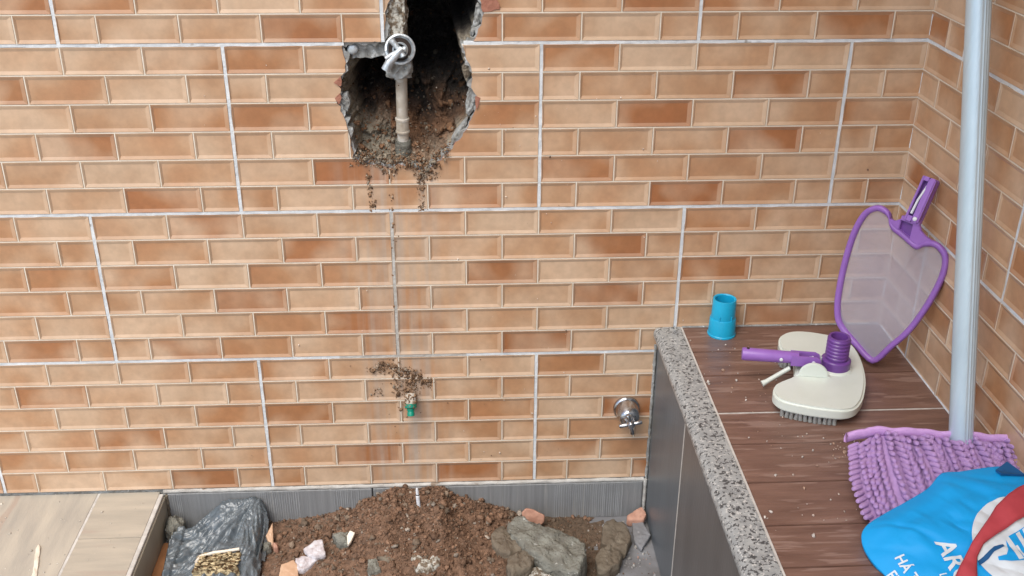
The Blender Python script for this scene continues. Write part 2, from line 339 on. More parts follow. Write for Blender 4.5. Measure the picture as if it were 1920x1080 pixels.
def pdist(px, py, poly):
    poly = np.array(poly); a = poly; b = np.roll(poly, -1, 0); d = b - a
    P = np.stack([np.asarray(px), np.asarray(py)], -1)[..., None, :]
    t = np.clip(((P - a) * d).sum(-1) / ((d * d).sum(-1) + 1e-12), 0, 1)
    return np.sqrt((((a + t[..., None] * d) - P) ** 2).sum(-1)).min(-1)

ICO = None
def ico_data(sub):
    bm = bmesh.new(); bmesh.ops.create_icosphere(bm, subdivisions=sub, radius=1)
    v = np.array([q.co[:] for q in bm.verts]); bm.verts.index_update(); f = np.array([[q.index for q in fc.verts] for fc in bm.faces]); bm.free(); return v, f
ICO1, ICO2, ICO3 = ico_data(1), ico_data(2), ico_data(3)
def clods(name, pos, rad, cols, m, parent=None, squash=None, big=0.005, normal=None):
    """many crumbs joined into one mesh, each with its own lumpy shape and tint"""
    V, F, K = [], [], []; off = 0
    for i in range(len(pos)):
        v, f = ICO2 if rad[i] > big else ICO1
        j = 1 + 0.28 * RNG.standard_normal((len(v), 1)); s = 0.65 + 0.7 * RNG.random(3)
        q = v * j * s
        ax = RNG.standard_normal(3); ax /= np.linalg.norm(ax)
        rm = np.array(Quaternion(ax, RNG.random() * 6.28).to_matrix()); q = q @ rm.T
        if squash is not None: q = q * np.array(squash)
        V.append(q * rad[i] + pos[i]); F.append(f + off); off += len(v); K.append(np.repeat(np.array(cols[i])[None], len(v), 0))
    V = np.vstack(V); F = np.vstack(F)
    me = bpy.data.meshes.new(name); me.vertices.add(len(V)); me.vertices.foreach_set('co', V.astype(np.float32).ravel())
    me.loops.add(F.size); me.loops.foreach_set('vertex_index', F.astype(np.int32).ravel())
    me.polygons.add(len(F)); me.polygons.foreach_set('loop_start', np.arange(0, F.size, 3, dtype=np.int32)); me.polygons.foreach_set('loop_total', np.full(len(F), 3, np.int32))
    me.update(calc_edges=True); me.validate()
    set_tint(me, np.vstack(K))
    return link(name, me, parent, m)
def rock(name, poly, ztop, thick, m, parent=None, seed=0, rough=0.12, tilt=(0, 0), n=44, dome=0.06, frame=None, smooth=True):
    """broken lump: outline of its upper face in metres, ragged sides down to its underside"""
    p = resample(poly, n); c = p.mean(0); v, f = [], []; size = math.sqrt(np.ptp(p[:, 0]) * np.ptp(p[:, 1]))
    rings = [(q, 0, 1) for q in (0.12, 0.24, 0.36, 0.47, 0.58, 0.68, 0.77, 0.85)] + [(0.93, 0.01, 1), (0.985, 0.05, 1), (1.015, 0.2, 1), (1.03, 0.42, 1), (1.02, 0.6, 1), (0.98, 0.8, 1), (0.88, 1.0, 0)]
    pts = [(c[0], c[1], 0.0, 0)]
    for r, d, _ in rings:
        for k in range(n): q = c + (p[k] - c) * r; pts.append((q[0], q[1], d, r))
    for i, (x, y, d, r) in enumerate(pts):
        sx = (x - c[0]); sy = (y - c[1]); g = 6.0 / max(size, 0.02)
        zz = d * thick; nz = (fbm(x * g + seed, y * g, zz * g + seed * 1.7, 3) + 0.45 * fbm(x * 150 + seed, y * 150, zz * 150, 3) * min(1, 0.03 / size)) * rough * size; vd = noise.voronoi(Vector((x * 38 + seed, y * 38, zz * 38)))[0]; nz += (0.5 - vd[0] * 1.0) * 0.35 * rough * size; nx = (fbm(y * g + 9 + seed, x * g, zz * g, 3) + 0.5 * fbm(x * 150 + 7, y * 150, zz * 150 + seed, 2) * min(1, 0.03 / size)) * rough * size * (0.35 if r < 0.9 else 0.7)
        h = ztop - d * thick + (dome * thick * (1 - r * r) if d < 0.2 else 0) + sx * tilt[0] + sy * tilt[1] + (nz if d < 0.9 else 0)
        v.append((x + nx * (0 if i == 0 else 1), y + nx * 0.7, h))
    for k in range(n): f.append((0, 1 + k, 1 + (k + 1) % n))
    for i in range(len(rings) - 1):
        a = 1 + i * n; b = a + n
        for k in range(n): f.append((a + k, b + k, b + (k + 1) % n, a + (k + 1) % n))
    f.append(tuple(1 + (len(rings) - 1) * n + k for k in range(n)))
    if frame is not None:
        o, e1, e2, n_ = [Vector(q) for q in frame]; v = [o + e1 * a + e2 * b + n_ * h for a, b, h in v]
    return link(name, pydata(name, v, f, smooth), parent, m)

# ------------------------------------------------------------------ tiled walls
W_, H_ = 0.57, 0.321
BW, BH = W_ / 4, H_ / 6
PAL = [(0.595, 0.442, 0.310), (0.540, 0.366, 0.236), (0.472, 0.274, 0.152), (0.422, 0.212, 0.101), (0.362, 0.153, 0.064)]
def shade(c):
    c = min(max(c + random.uniform(-0.3, 0.3), 0), 4); i = min(int(c), 3); t = c - i
    j = 1 + random.uniform(-0.05, 0.05)
    return tuple((PAL[i][k] * (1 - t) + PAL[i + 1][k] * t) * j for k in range(3)) + (1.0,)
FACE = {1: [[3, 1, 2, 1], [2, 2, 1.8, 3.8, 2], [1, 4, 1, 2.2], [2, 2, 1.6, 3.9, 2], [3.2, 2, 2, 1], [2, 1.7, 3.9, 2, 2]],
        2: [[3, 2, 2, 1], [2, 1.2, 2, 2, 2], [3.4, 2, 2, 3], [2, 1, 2, 2.4, 2], [2, 4, 2, 1.2], [2.5, 1, 2, 3.8, 2]],
        3: [[1.5, 3.5, 2, 1.2], [1.2, 2.1, 1.6, 3.7, 2], [3, 0.9, 2.4, 2.4], [2.4, 2, 3.9, 1, 2.2], [1, 2, 2.5, 3.6], [2.4, 3.6, 2.5, 1, 2.6]],
        4: [[2, 1, 1.5, 2.6], [2, 3.3, 2, 1, 2], [2, 1, 2, 3], [2, 2, 3.2, 2, 1], [3, 2, 1, 2], [2, 1.4, 1.5, 3.8, 2]]}
def brick_mesh(w_, h_, bl, br, bt, bb, cache={}):
    k = tuple(round(q, 4) for q in (w_, h_, bl, br, bt, bb))
    if k in cache: return cache[k]
    y0, yr, yp = -0.0068, -0.0096, -0.0074; e = 0.0006
    def ring(x0, x1, z0, z1, y): return [(x0, y, z0), (x1, y, z0), (x1, y, z1), (x0, y, z1)]
    v = ring(0, w_, 0, h_, y0) + ring(0.0006, w_ - 0.0006, 0.0006, h_ - 0.0006, yr) + ring(e + 0.0006, w_ - e - 0.0006, e + 0.0006, h_ - e - 0.0006, yr) + ring(bl, w_ - br, bb, h_ - bt, yp)
    f = []
    for i in range(3):
        for j in range(4): f.append((i * 4 + j, i * 4 + (j + 1) % 4, i * 4 + 4 + (j + 1) % 4, i * 4 + 4 + j))
    f.append((12, 13, 14, 15)); f.append((3, 2, 1, 0))
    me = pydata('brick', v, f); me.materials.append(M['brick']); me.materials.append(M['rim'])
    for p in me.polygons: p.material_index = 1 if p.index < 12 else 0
    bm = bmesh.new(); bm.from_mesh(me); bmesh.ops.recalc_face_normals(bm, faces=bm.faces); bm.to_mesh(me); bm.free()
    cache[k] = me; return me
HOLE = [(0.0158, 1.0396), (0.0058, 1.0216), (0.0025, 0.9741), (-0.0006, 0.9649), (-0.0653, 0.9635), (-0.0737, 0.958), (-0.0709, 0.9449), (-0.0679, 0.9336), (-0.0713, 0.9148), (-0.0784, 0.9035), (-0.0904, 0.8921), (-0.0797, 0.8843), (-0.0823, 0.8728), (-0.0905, 0.8632), (-0.0857, 0.8496), (-0.0794, 0.8299), (-0.0728, 0.814), (-0.0703, 0.7941), (-0.0677, 0.7739), (-0.0654, 0.7475), (-0.0447, 0.737), (-0.0216, 0.7326), (0.0015, 0.7261), (0.0175, 0.7341), (0.0407, 0.7297), (0.0638, 0.7191), (0.0838, 0.7312), (0.0998, 0.7434), (0.1098, 0.7535), (0.1277, 0.7737), (0.1436, 0.7957), (0.1555, 0.8196), (0.1653, 0.8393), (0.1712, 0.8608), (0.1637, 0.8667), (0.1581, 0.8823), (0.1595, 0.9053), (0.1567, 0.9206), (0.1475, 0.9358), (0.1458, 0.9509), (0.1404, 0.9614), (0.1591, 0.9639), (0.1647, 0.9694), (0.1723, 0.9879), (0.1792, 1.0062), (0.1807, 1.0171), (0.1765, 1.0388), (0.1694, 1.0675), (0.1443, 1.0922), (0.1085, 1.1063), (0.0616, 1.0995), (0.0317, 1.0715)]
def jag(poly, amp, n, seed, shrink=0.0):
    p = resample(poly, n); c = np.array([0.045, 0.9]); out = []
    for i in range(n):
        t = p[(i + 1) % n] - p[i - 1]; nn = np.array([-t[1], t[0]]); nn /= np.linalg.norm(nn) + 1e-9     # outward for a loop that runs this way
        if nn @ (p[i] - c) < 0: nn = -nn
        out.append(p[i] + nn * (amp * fbm(p[i][0] * 90 + seed, p[i][1] * 90, seed, 3) - shrink))
    return np.array(out)
hole_tile = jag(HOLE, 0.0035, 150, 3.0)
hole_core = jag(HOLE, 0.0095, 210, 8.0, 0.0030)
def cutter(poly, y0, y1, m):
    o = prism('cutter', [(a, b) for a, b in poly], y0, y1, m, frame=((0, 0, 0), (1, 0, 0), (0, 0, 1), (0, 1, 0)))
    return o
cut_tile = cutter(hole_tile, -0.06, 0.06, 'clay'); cut_core = cutter(hole_core, -0.06, 0.08, 'mortar')
def cut(o, cu):
    md = o.modifiers.new('cut', 'BOOLEAN'); md.object = cu; md.operation = 'DIFFERENCE'; md.solver = 'EXACT'; md.material_mode = 'TRANSFER'
    dg = bpy.context.evaluated_depsgraph_get(); me = bpy.data.meshes.new_from_object(o.evaluated_get(dg)); o.modifiers.clear(); me.name = o.name; o.data = me
HX0, HX1, HZ0, HZ1 = hole_tile[:, 0].min(), hole_tile[:, 0].max(), hole_tile[:, 1].min(), hole_tile[:, 1].max()
to_cut = []
def lay_tile(root, u0, z0, face, ulim0, ulim1, holes=False):
    """one 57 x 32 cm ceramic tile: slab plus its raised bricks, trimmed to ulim0..ulim1"""
    g = 0.0026; a0, a1 = max(u0 + g, ulim0), min(u0 + W_ - g, ulim1)
    if a1 - a0 < 0.012: return
    tl = link('wall_tile', frombm('wall_tile', box_bm(a0, a1, -0.0070, 0.0005, z0 + g, z0 + H_ - g)), root, 'slab')
    if holes and a1 > HX0 and a0 < HX1 and z0 + H_ > HZ0 and z0 < HZ1: to_cut.append((tl, cut_tile))
    j = 0.0011; jv, jf = [], []
    def strip(xa, xb, za, zb_):
        xa, xb = max(xa, a0 + .0003), min(xb, a1 - .0003)
        if xb - xa < 1e-4: return
        o = len(jv); jv.extend([(x, y, z) for y in (-0.0065, -0.0093) for z in (za, zb_) for x in (xa, xb)])
        jf.extend([tuple(o + q for q in f) for f in ((0, 1, 3, 2), (5, 4, 6, 7), (4, 5, 1, 0), (2, 3, 7, 6), (4, 0, 2, 6), (1, 5, 7, 3))])
    for r in range(6):
        zb = z0 + H_ - (r + 1) * BH + j; zt = zb + BH - 2 * j
        if r == 0: zt -= 0.0018
        if r == 5: zb += 0.0018
        ed = [0, 1, 2, 3, 4] if r % 2 == 0 else [0, .5, 1.5, 2.5, 3.5, 4]
        if r: strip(a0, a1, zt + .0001, zt + 2 * j - .0001)
        for q in ed[1:-1]: strip(u0 + q * BW - j + .0001, u0 + q * BW + j - .0001, zb, zt)
        for i in range(len(ed) - 1):
            x0, x1 = u0 + ed[i] * BW + j, u0 + ed[i + 1] * BW - j
            hl, hr = r % 2 == 1 and i == 0, r % 2 == 1 and i == 4
            if i == 0: x0 += 0.0018
            if i == len(ed) - 2: x1 -= 0.0018
            cl, cr = x0 < ulim0, x1 > ulim1
            x0, x1 = max(x0, ulim0 + 0.001), min(x1, ulim1 - 0.001)
            if x1 - x0 < 0.006: continue
            wd = x1 - x0
            bl = 0.0016 if (hl or cl) else 0.0042; br = 0.0016 if (hr or cr) else 0.0085
            if wd < 0.02: bl = br = 0.0016
            near = holes and x1 > HX0 and x0 < HX1 and zt > HZ0 and zb < HZ1
            if near:
                gx, gz = np.meshgrid(np.linspace(x0, x1, 9), np.linspace(zb, zt, 7)); ins = inside(gx, gz, hole_tile)
                if ins.all(): continue
                near = ins.any() or pdist((x0 + x1) / 2, (zb + zt) / 2, hole_tile) < 0.075
            o = link('brick', brick_mesh(wd, zt - zb, bl, br, 0.0068, 0.0072), tl, loc=(x0, 0, zb))
            o.color = shade(FACE[face][r][i])
            # pressed by hand, never quite flush
            o.location.y += random.uniform(-0.00025, 0.00025)
            if near: to_cut.append((o, cut_tile))
    jo = link('joint_lines', pydata('joint_lines', jv, jf), tl, 'slab'); jo['kind'] = 'stuff'
    if holes and a1 > HX0 and a0 < HX1 and z0 + H_ > HZ0 and z0 < HZ1: to_cut.append((jo, cut_tile))
def stuff_bricks(name, root, u0, u1, z0, z1, off):
    """the same tiling carried on beyond the picture, joined"""
    V, F, K = [], [], []; r = 0; z = z0
    while z < z1 - 1e-6:
        x = u0 - (BW / 2 if r % 2 else 0) + off
        while x < u1:
            a, b = max(x + .001, u0), min(x + BW - .001, u1)
            if b - a > 0.01:
                me = brick_mesh(round(b - a, 4), BH - .0022, .0042, .0085, .0068, .0072); o = len(V); c = shade(random.choice([1, 2, 2, 3, 4, 1.5]))[:3]
                V += [(q.co.x + a, q.co.y, q.co.z + z + .0011) for q in me.vertices]; F += [tuple(i + o for i in p.vertices) for p in me.polygons]; K += [c] * len(me.vertices)
            x += BW
        z += BH; r += 1
    me = pydata(name, V, F); set_tint(me, K); o = link(name, me, root, 'brickfar'); o['kind'] = 'stuff'; return o

TOPZ = 2.40
bw = thing('back_wall', 'long back wall of orange brick-pattern tiles with a ragged hole knocked through it', 'wall')
core = box('wall_core', -3.0, 1.03, -0.0048, 0.022, -0.14, TOPZ, 'mortar', bw); to_cut.append((core, cut_core))
LIM = 1.0015
for k, fc in ((-2, 3), (-1, 4), (0, 3), (1, 1)): lay_tile(bw, k * W_, 3 * H_, fc, -1.14, LIM, True)          # band above the valve line
for k, fc in ((-2, 4), (-1, 2), (0, 1), (1, 3)): lay_tile(bw, (k + .5) * W_, 2 * H_, fc, -1.0, LIM, True)
for k, fc in ((-2, 2), (-1, 3), (0, 1), (1, 2)): lay_tile(bw, k * W_, H_, fc, -1.0, LIM, True)
for k, fc in ((-3, 3), (-2, 4), (-1, 2), (0, 1)): lay_tile(bw, (k + .5) * W_, 0, fc, -0.93, 0.5365)
stuff_bricks('outer_bricks', bw, -3.0, -1.145, 0.0, TOPZ - .05, 0)
for a_, b_ in ((0, -0.932), (1, -1.002), (2, -0.8585)): stuff_bricks('outer_bricks', bw, -1.145, b_, a_ * H_, (a_ + 1) * H_, 0)
stuff_bricks('upper_bricks', bw, -1.145, LIM, 4 * H_, TOPZ - .05, 0)

rw = thing('right_wall', 'side wall of orange brick-pattern tiles at the right, behind the pole', 'wall', (1.005, 0, 0), rotz=-math.pi / 2)
box('wall_core', -0.03, 3.0, -0.0048, 0.06, -0.14, TOPZ, 'grout', rw)
for k, fc in ((-1, 2), (0, 1), (1, 4)): lay_tile(rw, 0.155 + k * W_, 3 * H_, fc, 0.004, 0.9)
for k, fc in ((-1, 3), (0, 2), (1, 1)): lay_tile(rw, -0.13 + k * W_, 2 * H_, fc, 0.004, 0.9)
for k, fc in ((-1, 4), (0, 3), (1, 2)): lay_tile(rw, 0.155 + k * W_, H_, fc, 0.004, 0.9)
stuff_bricks('outer_bricks', rw, 0.905, 3.0, H_, TOPZ - .05, 0)
stuff_bricks('upper_bricks', rw, 0.004, 0.905, 4 * H_, TOPZ - .05, 0)
# smeared grout between the tiles
def grout_line(root, p, q, m='grout'):
    (u0, z0), (u1, z1) = p, q; L = math.hypot(u1 - u0, z1 - z0); n = max(4, int(L / 0.012)); V, F = [], []
    du, dz = (u1 - u0) / L, (z1 - z0) / L; nu, nz = -dz, du; sd_ = random.random() * 50
    for i in range(n + 1):
        t = L * i / n; c = (u0 + du * t, z0 + dz * t); w1 = 0.0034 + 0.0011 * fbm(t * 30, sd_, 1, 3); w2 = 0.0034 + 0.0011 * fbm(t * 30, sd_, 9, 3); h = -0.0090 - 0.0005 * fbm(t * 40, sd_, 4, 2)
        for o_, y in ((-w1, -0.0046), (-w1 + .0004, h), (w2 - .0004, h), (w2, -0.0046)): V.append((c[0] + nu * o_, y, c[1] + nz * o_))
    for i in range(n):
        for k in range(3): F.append((i * 4 + k, i * 4 + k + 1, i * 4 + 5 + k, i * 4 + 4 + k))
    me = pydata('grout_line', V, F); bm = bmesh.new(); bm.from_mesh(me); bmesh.ops.recalc_face_normals(bm, faces=bm.faces)
    if bm.faces and sum(f.normal.y for f in bm.faces) > 0: bmesh.ops.reverse_faces(bm, faces=bm.faces[:])
    bm.to_mesh(me); bm.free(); link('grout_line', me, root, m)
grout_line(bw, (-1.14, H_), (-0.12, H_)); grout_line(bw, (-0.12, H_), (0.14, H_), 'bead'); grout_line(bw, (0.14, H_), (0.5365, H_)); grout_line(bw, (-1.14, 2 * H_), (LIM, 2 * H_)); grout_line(bw, (-1.14, 3 * H_), (-0.070, 3 * H_)); grout_line(bw, (0.1440, 3 * H_), (LIM, 3 * H_)); grout_line(bw, (-1.14, 4 * H_), (LIM, 4 * H_))
for k in (-1, 0, 1):
    grout_line(bw, (k * W_, 3 * H_ + .003), (k * W_, 4 * H_ - .003)); grout_line(bw, (k * W_, H_ + .003), (k * W_, 2 * H_ - .003), 'bead' if k == 0 else 'grout')
for k in (-1.5, -.5, .5, 1.5):
    grout_line(bw, (k * W_, 2 * H_ + .003), (k * W_, 3 * H_ - .003))
    if k < 1: grout_line(bw, (k * W_, .003), (k * W_, H_ - .003))
for k in (1, 2, 3, 4): grout_line(rw, (0.004, k * H_), (0.9, k * H_))
for u in (0.155, 0.725): grout_line(rw, (u, 3 * H_ + .003), (u, 4 * H_ - .003)); grout_line(rw, (u, H_ + .003), (u, 2 * H_ - .003))
grout_line(rw, (0.44, 2 * H_ + .003), (0.44, 3 * H_ - .003))
# grout bead in the corner
cb = []
for i in range(70):
    z = 0.377 + i * 0.0125; cb.append((1.0015 - 0.001 + 0.0012 * fbm(z * 20, 1, 3), -0.0055 + 0.0012 * fbm(z * 25, 5, 3), z))
tube('corner_grout', cb, 0.0045, 'grout', bw, 8)
# skirting tiles along the foot of the back wall
def skirt(x0, x1):
    bm = bmesh.new(); n = 0
    me = frombm('skirting_tile', box_bm(x0, x1, -0.0145, -0.0087, -0.101, -0.0075, 0.0008, 1)); o = link('skirting_tile', me, bw, 'skirt')
    x = x0 + 0.004; seg = random.random()
    while x < x1 - 0.004:       # combed grooves run down the face in bunches
        if fbm(x * 11, 2.2, 0.7, 2) > 0.08:
            wd = random.uniform(0.0011, 0.0019)
            bmx = box_bm(x, x + wd, -0.0154, -0.0143, -0.0995 + random.uniform(0, .004), -0.0095 - random.uniform(0, .003)); bmesh.ops.recalc_face_normals(bmx, faces=bmx.faces)
            t = bpy.data.meshes.new('t'); bmx.to_mesh(t); bmx.free(); bm.from_mesh(t); bpy.data.meshes.remove(t)
        x += random.uniform(0.0036, 0.0060)
    link('comb_ridges', frombm('comb_ridges', bm), o, 'comb')['kind'] = 'stuff'
skirt(-0.512, -0.0715); skirt(-0.0680, 0.5255)
# mortar bead on top of the skirting and in its corners
pts = [(x, -0.0085 + 0.0012 * fbm(x * 30, 3, 1), -0.0035 + 0.0016 * fbm(x * 22, 0, 7)) for x in np.arange(-0.52, 0.532, 0.008)]
tube('mortar_bead', pts, [0.0050 + 0.0014 * fbm(p[0] * 35, 9, 2) for p in pts], 'bead', bw, 8)
pts = [(0.5315, -0.012 + 0.001 * fbm(z * 40, 1, 1), z) for z in np.arange(-0.098, 0.0, 0.006)]
tube('mortar_bead', pts, [0.0040 + 0.0016 * fbm(p[2] * 60, 4, 2) for p in pts], 'bead', bw, 8)
pts = [(0.5335, -0.008, z) for z in np.arange(0.0, 0.34, 0.008)]
tube('mortar_bead', pts, [0.0032 + 0.0022 * fbm(p[2] * 40, 6, 2) for p in pts], 'mortar', bw, 8)
for o, cu in to_cut: cut(o, cu)
for cu in (cut_tile, cut_core): bpy.data.objects.remove(cu)
for o in [q for q in C.objects if q.name.startswith(('brick', 'wall_tile')) and q.type == 'MESH' and len(q.data.polygons) == 0]: bpy.data.objects.remove(o)

# glaze chipped away beside the hole: bare red clay body
chip = [(0.1790, 1.0178), (0.1947, 1.0199), (0.2113, 1.0235), (0.2058, 1.0387), (0.1948, 1.0495), (0.1755, 1.0388)]
prism('bare_clay_chip', resample(chip, 14) + RNG.normal(0, .0006, (14, 2)), 0.0, 0.0042, 'clay', bw, frame=((0, -0.0064, 0), (1, 0, 0), (0, 0, 1), (0, -1, 0)), bev=0.0004, seg=1)
# bare clay lips where the tile broke in leaves
for pl_ in ([(0.1640, 0.8660), (0.1735, 0.8625), (0.1700, 0.8480), (0.1660, 0.8395), (0.1640, 0.8500)], [(-0.0925, 0.8930), (-0.079, 0.9040), (-0.0775, 0.8950), (-0.080, 0.8850)], [(-0.0925, 0.8640), (-0.0825, 0.8735), (-0.0800, 0.8650), (-0.0850, 0.8520)]):
    prism('bare_clay_lip', resample(pl_, 12), 0.0, 0.0018, 'clay', bw, frame=((0, -0.0082, 0), (1, 0, 0), (0, 0, 1), (0, -1, 0)))

# the dug-out inside of the wall
gx = np.arange(-0.125, 0.2101, 0.0026); gz = np.arange(0.69, 1.1401, 0.0026); X, Z = np.meshgrid(gx, gz)
ins = inside(X, Z, hole_core); D = pdist(X, Z, hole_core) * np.where(ins, 1, -1)
Y = np.zeros_like(X); K = np.zeros(X.shape + (3,))
for i in range(X.shape[0]):
    for j in range(X.shape[1]):
        x, z, d = X[i, j], Z[i, j], D[i, j]
        n1 = fbm(x * 26, z * 26, 1.3, 5); n2 = fbm(x * 80, z * 80, 4.0, 4)
        if d <= 0: Y[i, j] = 0.021; K[i, j] = (0.2, 0.19, 0.17); continue
        wside = 0.040 if x < 0.0 else 0.022
        t = min(1, d / wside); t = t * t * (3 - 2 * t)
        dep = 0.021 + 0.29 * t * (1 + 0.25 * n1) + 0.016 * n2
        zb = 0.724 + 0.02 * abs(x - 0.04) / 0.1
        soil = 0.021 + max(0, z - zb) * (1.25 + 0.5 * n1) + max(0, (z - 0.86)) * 3 + 0.012 * n1 + 0.007 * n2
        y = min(dep, soil); Y[i, j] = max(0.0215, y)
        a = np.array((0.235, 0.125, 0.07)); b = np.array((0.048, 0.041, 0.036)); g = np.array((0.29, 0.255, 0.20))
        f1 = np.clip((z - 0.765 + 0.06 * n1) / 0.085, 0, 1); c = a * (1 - f1) + b * f1  # blacker towards the top: dark earth, with some shade painted into it
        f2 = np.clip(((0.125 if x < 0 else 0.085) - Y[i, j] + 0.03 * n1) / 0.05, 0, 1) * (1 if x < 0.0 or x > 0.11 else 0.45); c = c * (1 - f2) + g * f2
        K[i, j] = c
nv = X.size; nx = X.shape[1]
F = [(a * nx + b, a * nx + b + 1, (a + 1) * nx + b + 1, (a + 1) * nx + b) for a in range(X.shape[0] - 1) for b in range(nx - 1)]
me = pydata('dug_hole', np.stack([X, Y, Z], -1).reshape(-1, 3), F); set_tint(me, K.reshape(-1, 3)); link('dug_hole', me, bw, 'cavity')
YF = lambda x, z: Y[min(max(int((z - 0.69) / 0.0026), 0), Y.shape[0] - 1), min(max(int((x + 0.125) / 0.0026), 0), nx - 1)]
# loose earth on the bank inside and round the rim
P, Rr, Kc = [], [], []
while len(P) < 900:
    x, z = random.uniform(-0.085, 0.165), random.uniform(0.72, 1.03)
    if not inside(np.array(x), np.array(z), hole_core): continue
    if random.random() < min(0.93, (z - 0.73) / 0.2): continue
    r = min(0.0065, 0.0011 * math.exp(random.gauss(0.35, 0.55))); P.append((x, YF(x, z) - r * 0.4, z)); Rr.append(r)
    k = random.random(); dk = 0.4 if z > 0.83 else 1  # crumbs high in the hollow darkened, part soil colour, part painted shade
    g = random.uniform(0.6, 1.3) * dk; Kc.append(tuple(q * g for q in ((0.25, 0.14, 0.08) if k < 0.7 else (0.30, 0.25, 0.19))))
for _ in range(1500):
    t = random.random(); x = -0.062 + 0.178 * t; zl_ = np.interp(x, (-0.062, -0.045, -0.02, 0.0, 0.02, 0.04, 0.064, 0.084, 0.1, 0.116), (0.748, 0.738, 0.733, 0.726, 0.733, 0.730, 0.719, 0.731, 0.743, 0.758))
    d_ = random.gauss(0.004, 0.007); r = min(0.0045, 0.0009 * math.exp(random.gauss(0.25, 0.6)))
    y_ = -0.0085 - abs(random.gauss(0, 0.003)) if d_ < 0 else random.uniform(-0.013, 0.028)
    if d_ < -0.002 and random.random() < 0.94: continue
    P.append((x + random.gauss(0, .004), y_, zl_ + d_)); Rr.append(r); k = random.random(); g = random.uniform(0.6, 1.25)
    Kc.append(tuple(q * g for q in ((0.25, 0.145, 0.085) if k < 0.62 else (0.30, 0.25, 0.19))))
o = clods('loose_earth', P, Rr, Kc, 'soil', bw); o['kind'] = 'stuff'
# pale mortar flakes on the broken right and left lips
for q, (pl_, s) in enumerate((([(0.150, 0.822), (0.163, 0.838), (0.166, 0.862), (0.158, 0.884), (0.150, 0.868), (0.146, 0.842)], 1), ([(0.118, 0.766), (0.130, 0.776), (0.148, 0.806), (0.150, 0.822), (0.136, 0.806), (0.121, 0.786)], 2), ([(0.160, 0.972), (0.170, 0.988), (0.177, 1.008), (0.178, 1.03), (0.168, 1.03), (0.164, 1.0), (0.157, 0.98)], 3), ([(-0.086, 0.848), (-0.072, 0.834), (-0.066, 0.85), (-0.070, 0.872), (-0.083, 0.868)], 4), ([(0.152, 0.900), (0.158, 0.915), (0.152, 0.93), (0.140, 0.915), (0.146, 0.895)], 5))):
    rock('mortar_flake', pl_, 0.0, 0.02, 'mortar' if q < 4 else 'concrete2', bw, seed=s * 3.1, rough=0.10, n=28, frame=((0, 0.001, 0), (1, 0, 0), (0, 0, 1), (0, -1, 0)))

rf = box('added_shade_roof', 0.30, 1.25, -3.6, 0.03, 2.40, 2.52, 'grout', None); rf['kind'] = 'structure'  # unseen slab added above the bench to shade the right side

# ------------------------------------------------------------------ bench
bn = thing('tiled_bench', 'low tiled bench with a granite edge and brown wood-look top, in the corner', 'bench', (0, 0, 0))
box('bench_core', 0.545, 1.0, -1.5, -0.012, -0.13, 0.366, 'mortar', bn)
for a, b in ((-0.0155, -0.2998), (-0.3042, -0.7993), (-0.8037, -1.5)): box('side_tile', 0.5365, 0.548, b, a, -0.12, 0.349, 'bench_side' if a > -0.1 else 'bench_side2', bn, 0.0006)
box('side_grout', 0.5361, 0.5465, -0.3042, -0.2998, -0.12, 0.349, 'caulk', bn); box('side_grout', 0.5361, 0.5465, -0.8037, -0.7993, -0.12, 0.349, 'caulk', bn)
# granite edging with a rounded nose
pr = [(0.5805, 0.349), (0.5805, 0.3785), (0.545, 0.3785), (0.536, 0.3775), (0.5292, 0.3735), (0.526, 0.367), (0.5262, 0.359), (0.530, 0.352), (0.537, 0.349)]
prism('granite_edge', pr, 0.0125, 1.5, 'granite', bn, frame=((0, 0, 0), (1, 0, 0), (0, 0, 1), (0, -1, 0)), smooth=True)
box('caulk_line', 0.5803, 0.5843, -1.5, -0.0125, 0.36, 0.3780, 'caulk', bn)
ys = [-0.0125, -0.116, -0.2085, -0.338, -0.435, -0.543, -0.651, -0.745, -0.845, -0.95, -1.06, -1.17, -1.28, -1.5]
for i in range(len(ys) - 1):
    g0 = 0.002 if abs(ys[i] + 0.338) < 1e-6 else 0.0012; g1 = 0.002 if abs(ys[i + 1] + 0.338) < 1e-6 else 0.0012
    o = box('plank', 0.5845, 1.0, ys[i + 1] + g1, ys[i] - g0, 0.36, 0.3768 + random.uniform(-.0003, .0003), 'wood', bn, 0.0008)
box('plank_grout', 0.5845, 1.0, -0.3398, -0.3362, 0.36, 0.3764, 'caulk', bn)
pts = [(x, -0.0125 + .0008 * fbm(x * 40, 2, 2), 0.3775) for x in np.arange(0.584, 1.0, .01)]
tube('wall_seal', pts, 0.0024, 'mortar', bn, 6)
pts = [(0.998 + .0008 * fbm(y * 40, 2, 5), y, 0.3775) for y in np.arange(-1.4, -0.012, .02)]
tube('wall_seal', pts, 0.0030, 'grout', bn, 6)

# ------------------------------------------------------------------ floors
gd = link('ground', pydata('ground', [(-300, -300, -0.135), (300, -300, -0.135), (300, 300, -0.135), (-300, 300, -0.135)], [(0, 1, 2, 3)]), None, 'ground'); gd['kind'] = 'structure'
fl = bpy.data.objects.new('raised_floor', None); C.objects.link(fl); fl['kind'] = 'structure'
box('floor_bed', -3.0, -0.528, -1.1, -0.0055, -0.12, -0.0125, 'mortar', fl)
box('floor_bed', -3.0, 0.535, -4.0, -1.1, -0.12, -0.0125, 'mortar', fl)
box('floor_tile', -0.6555, -0.5285, -0.1590, -0.0075, -0.014, -0.005, 'floor2', fl, .0006); box('floor_tile', -0.6555, -0.5285, -0.80, -0.1602, -0.014, -0.0052, 'floor2', fl, .0006)
box('floor_tile', -1.22, -0.6605, -1.0, -0.0075, -0.014, -0.005, 'floor', fl, .0006)
for x in (-1.785, -2.35, -2.9):
    box('floor_tile', x, x + 0.56, -1.0, -0.0075, -0.014, -0.005, 'floor', fl, .0006)
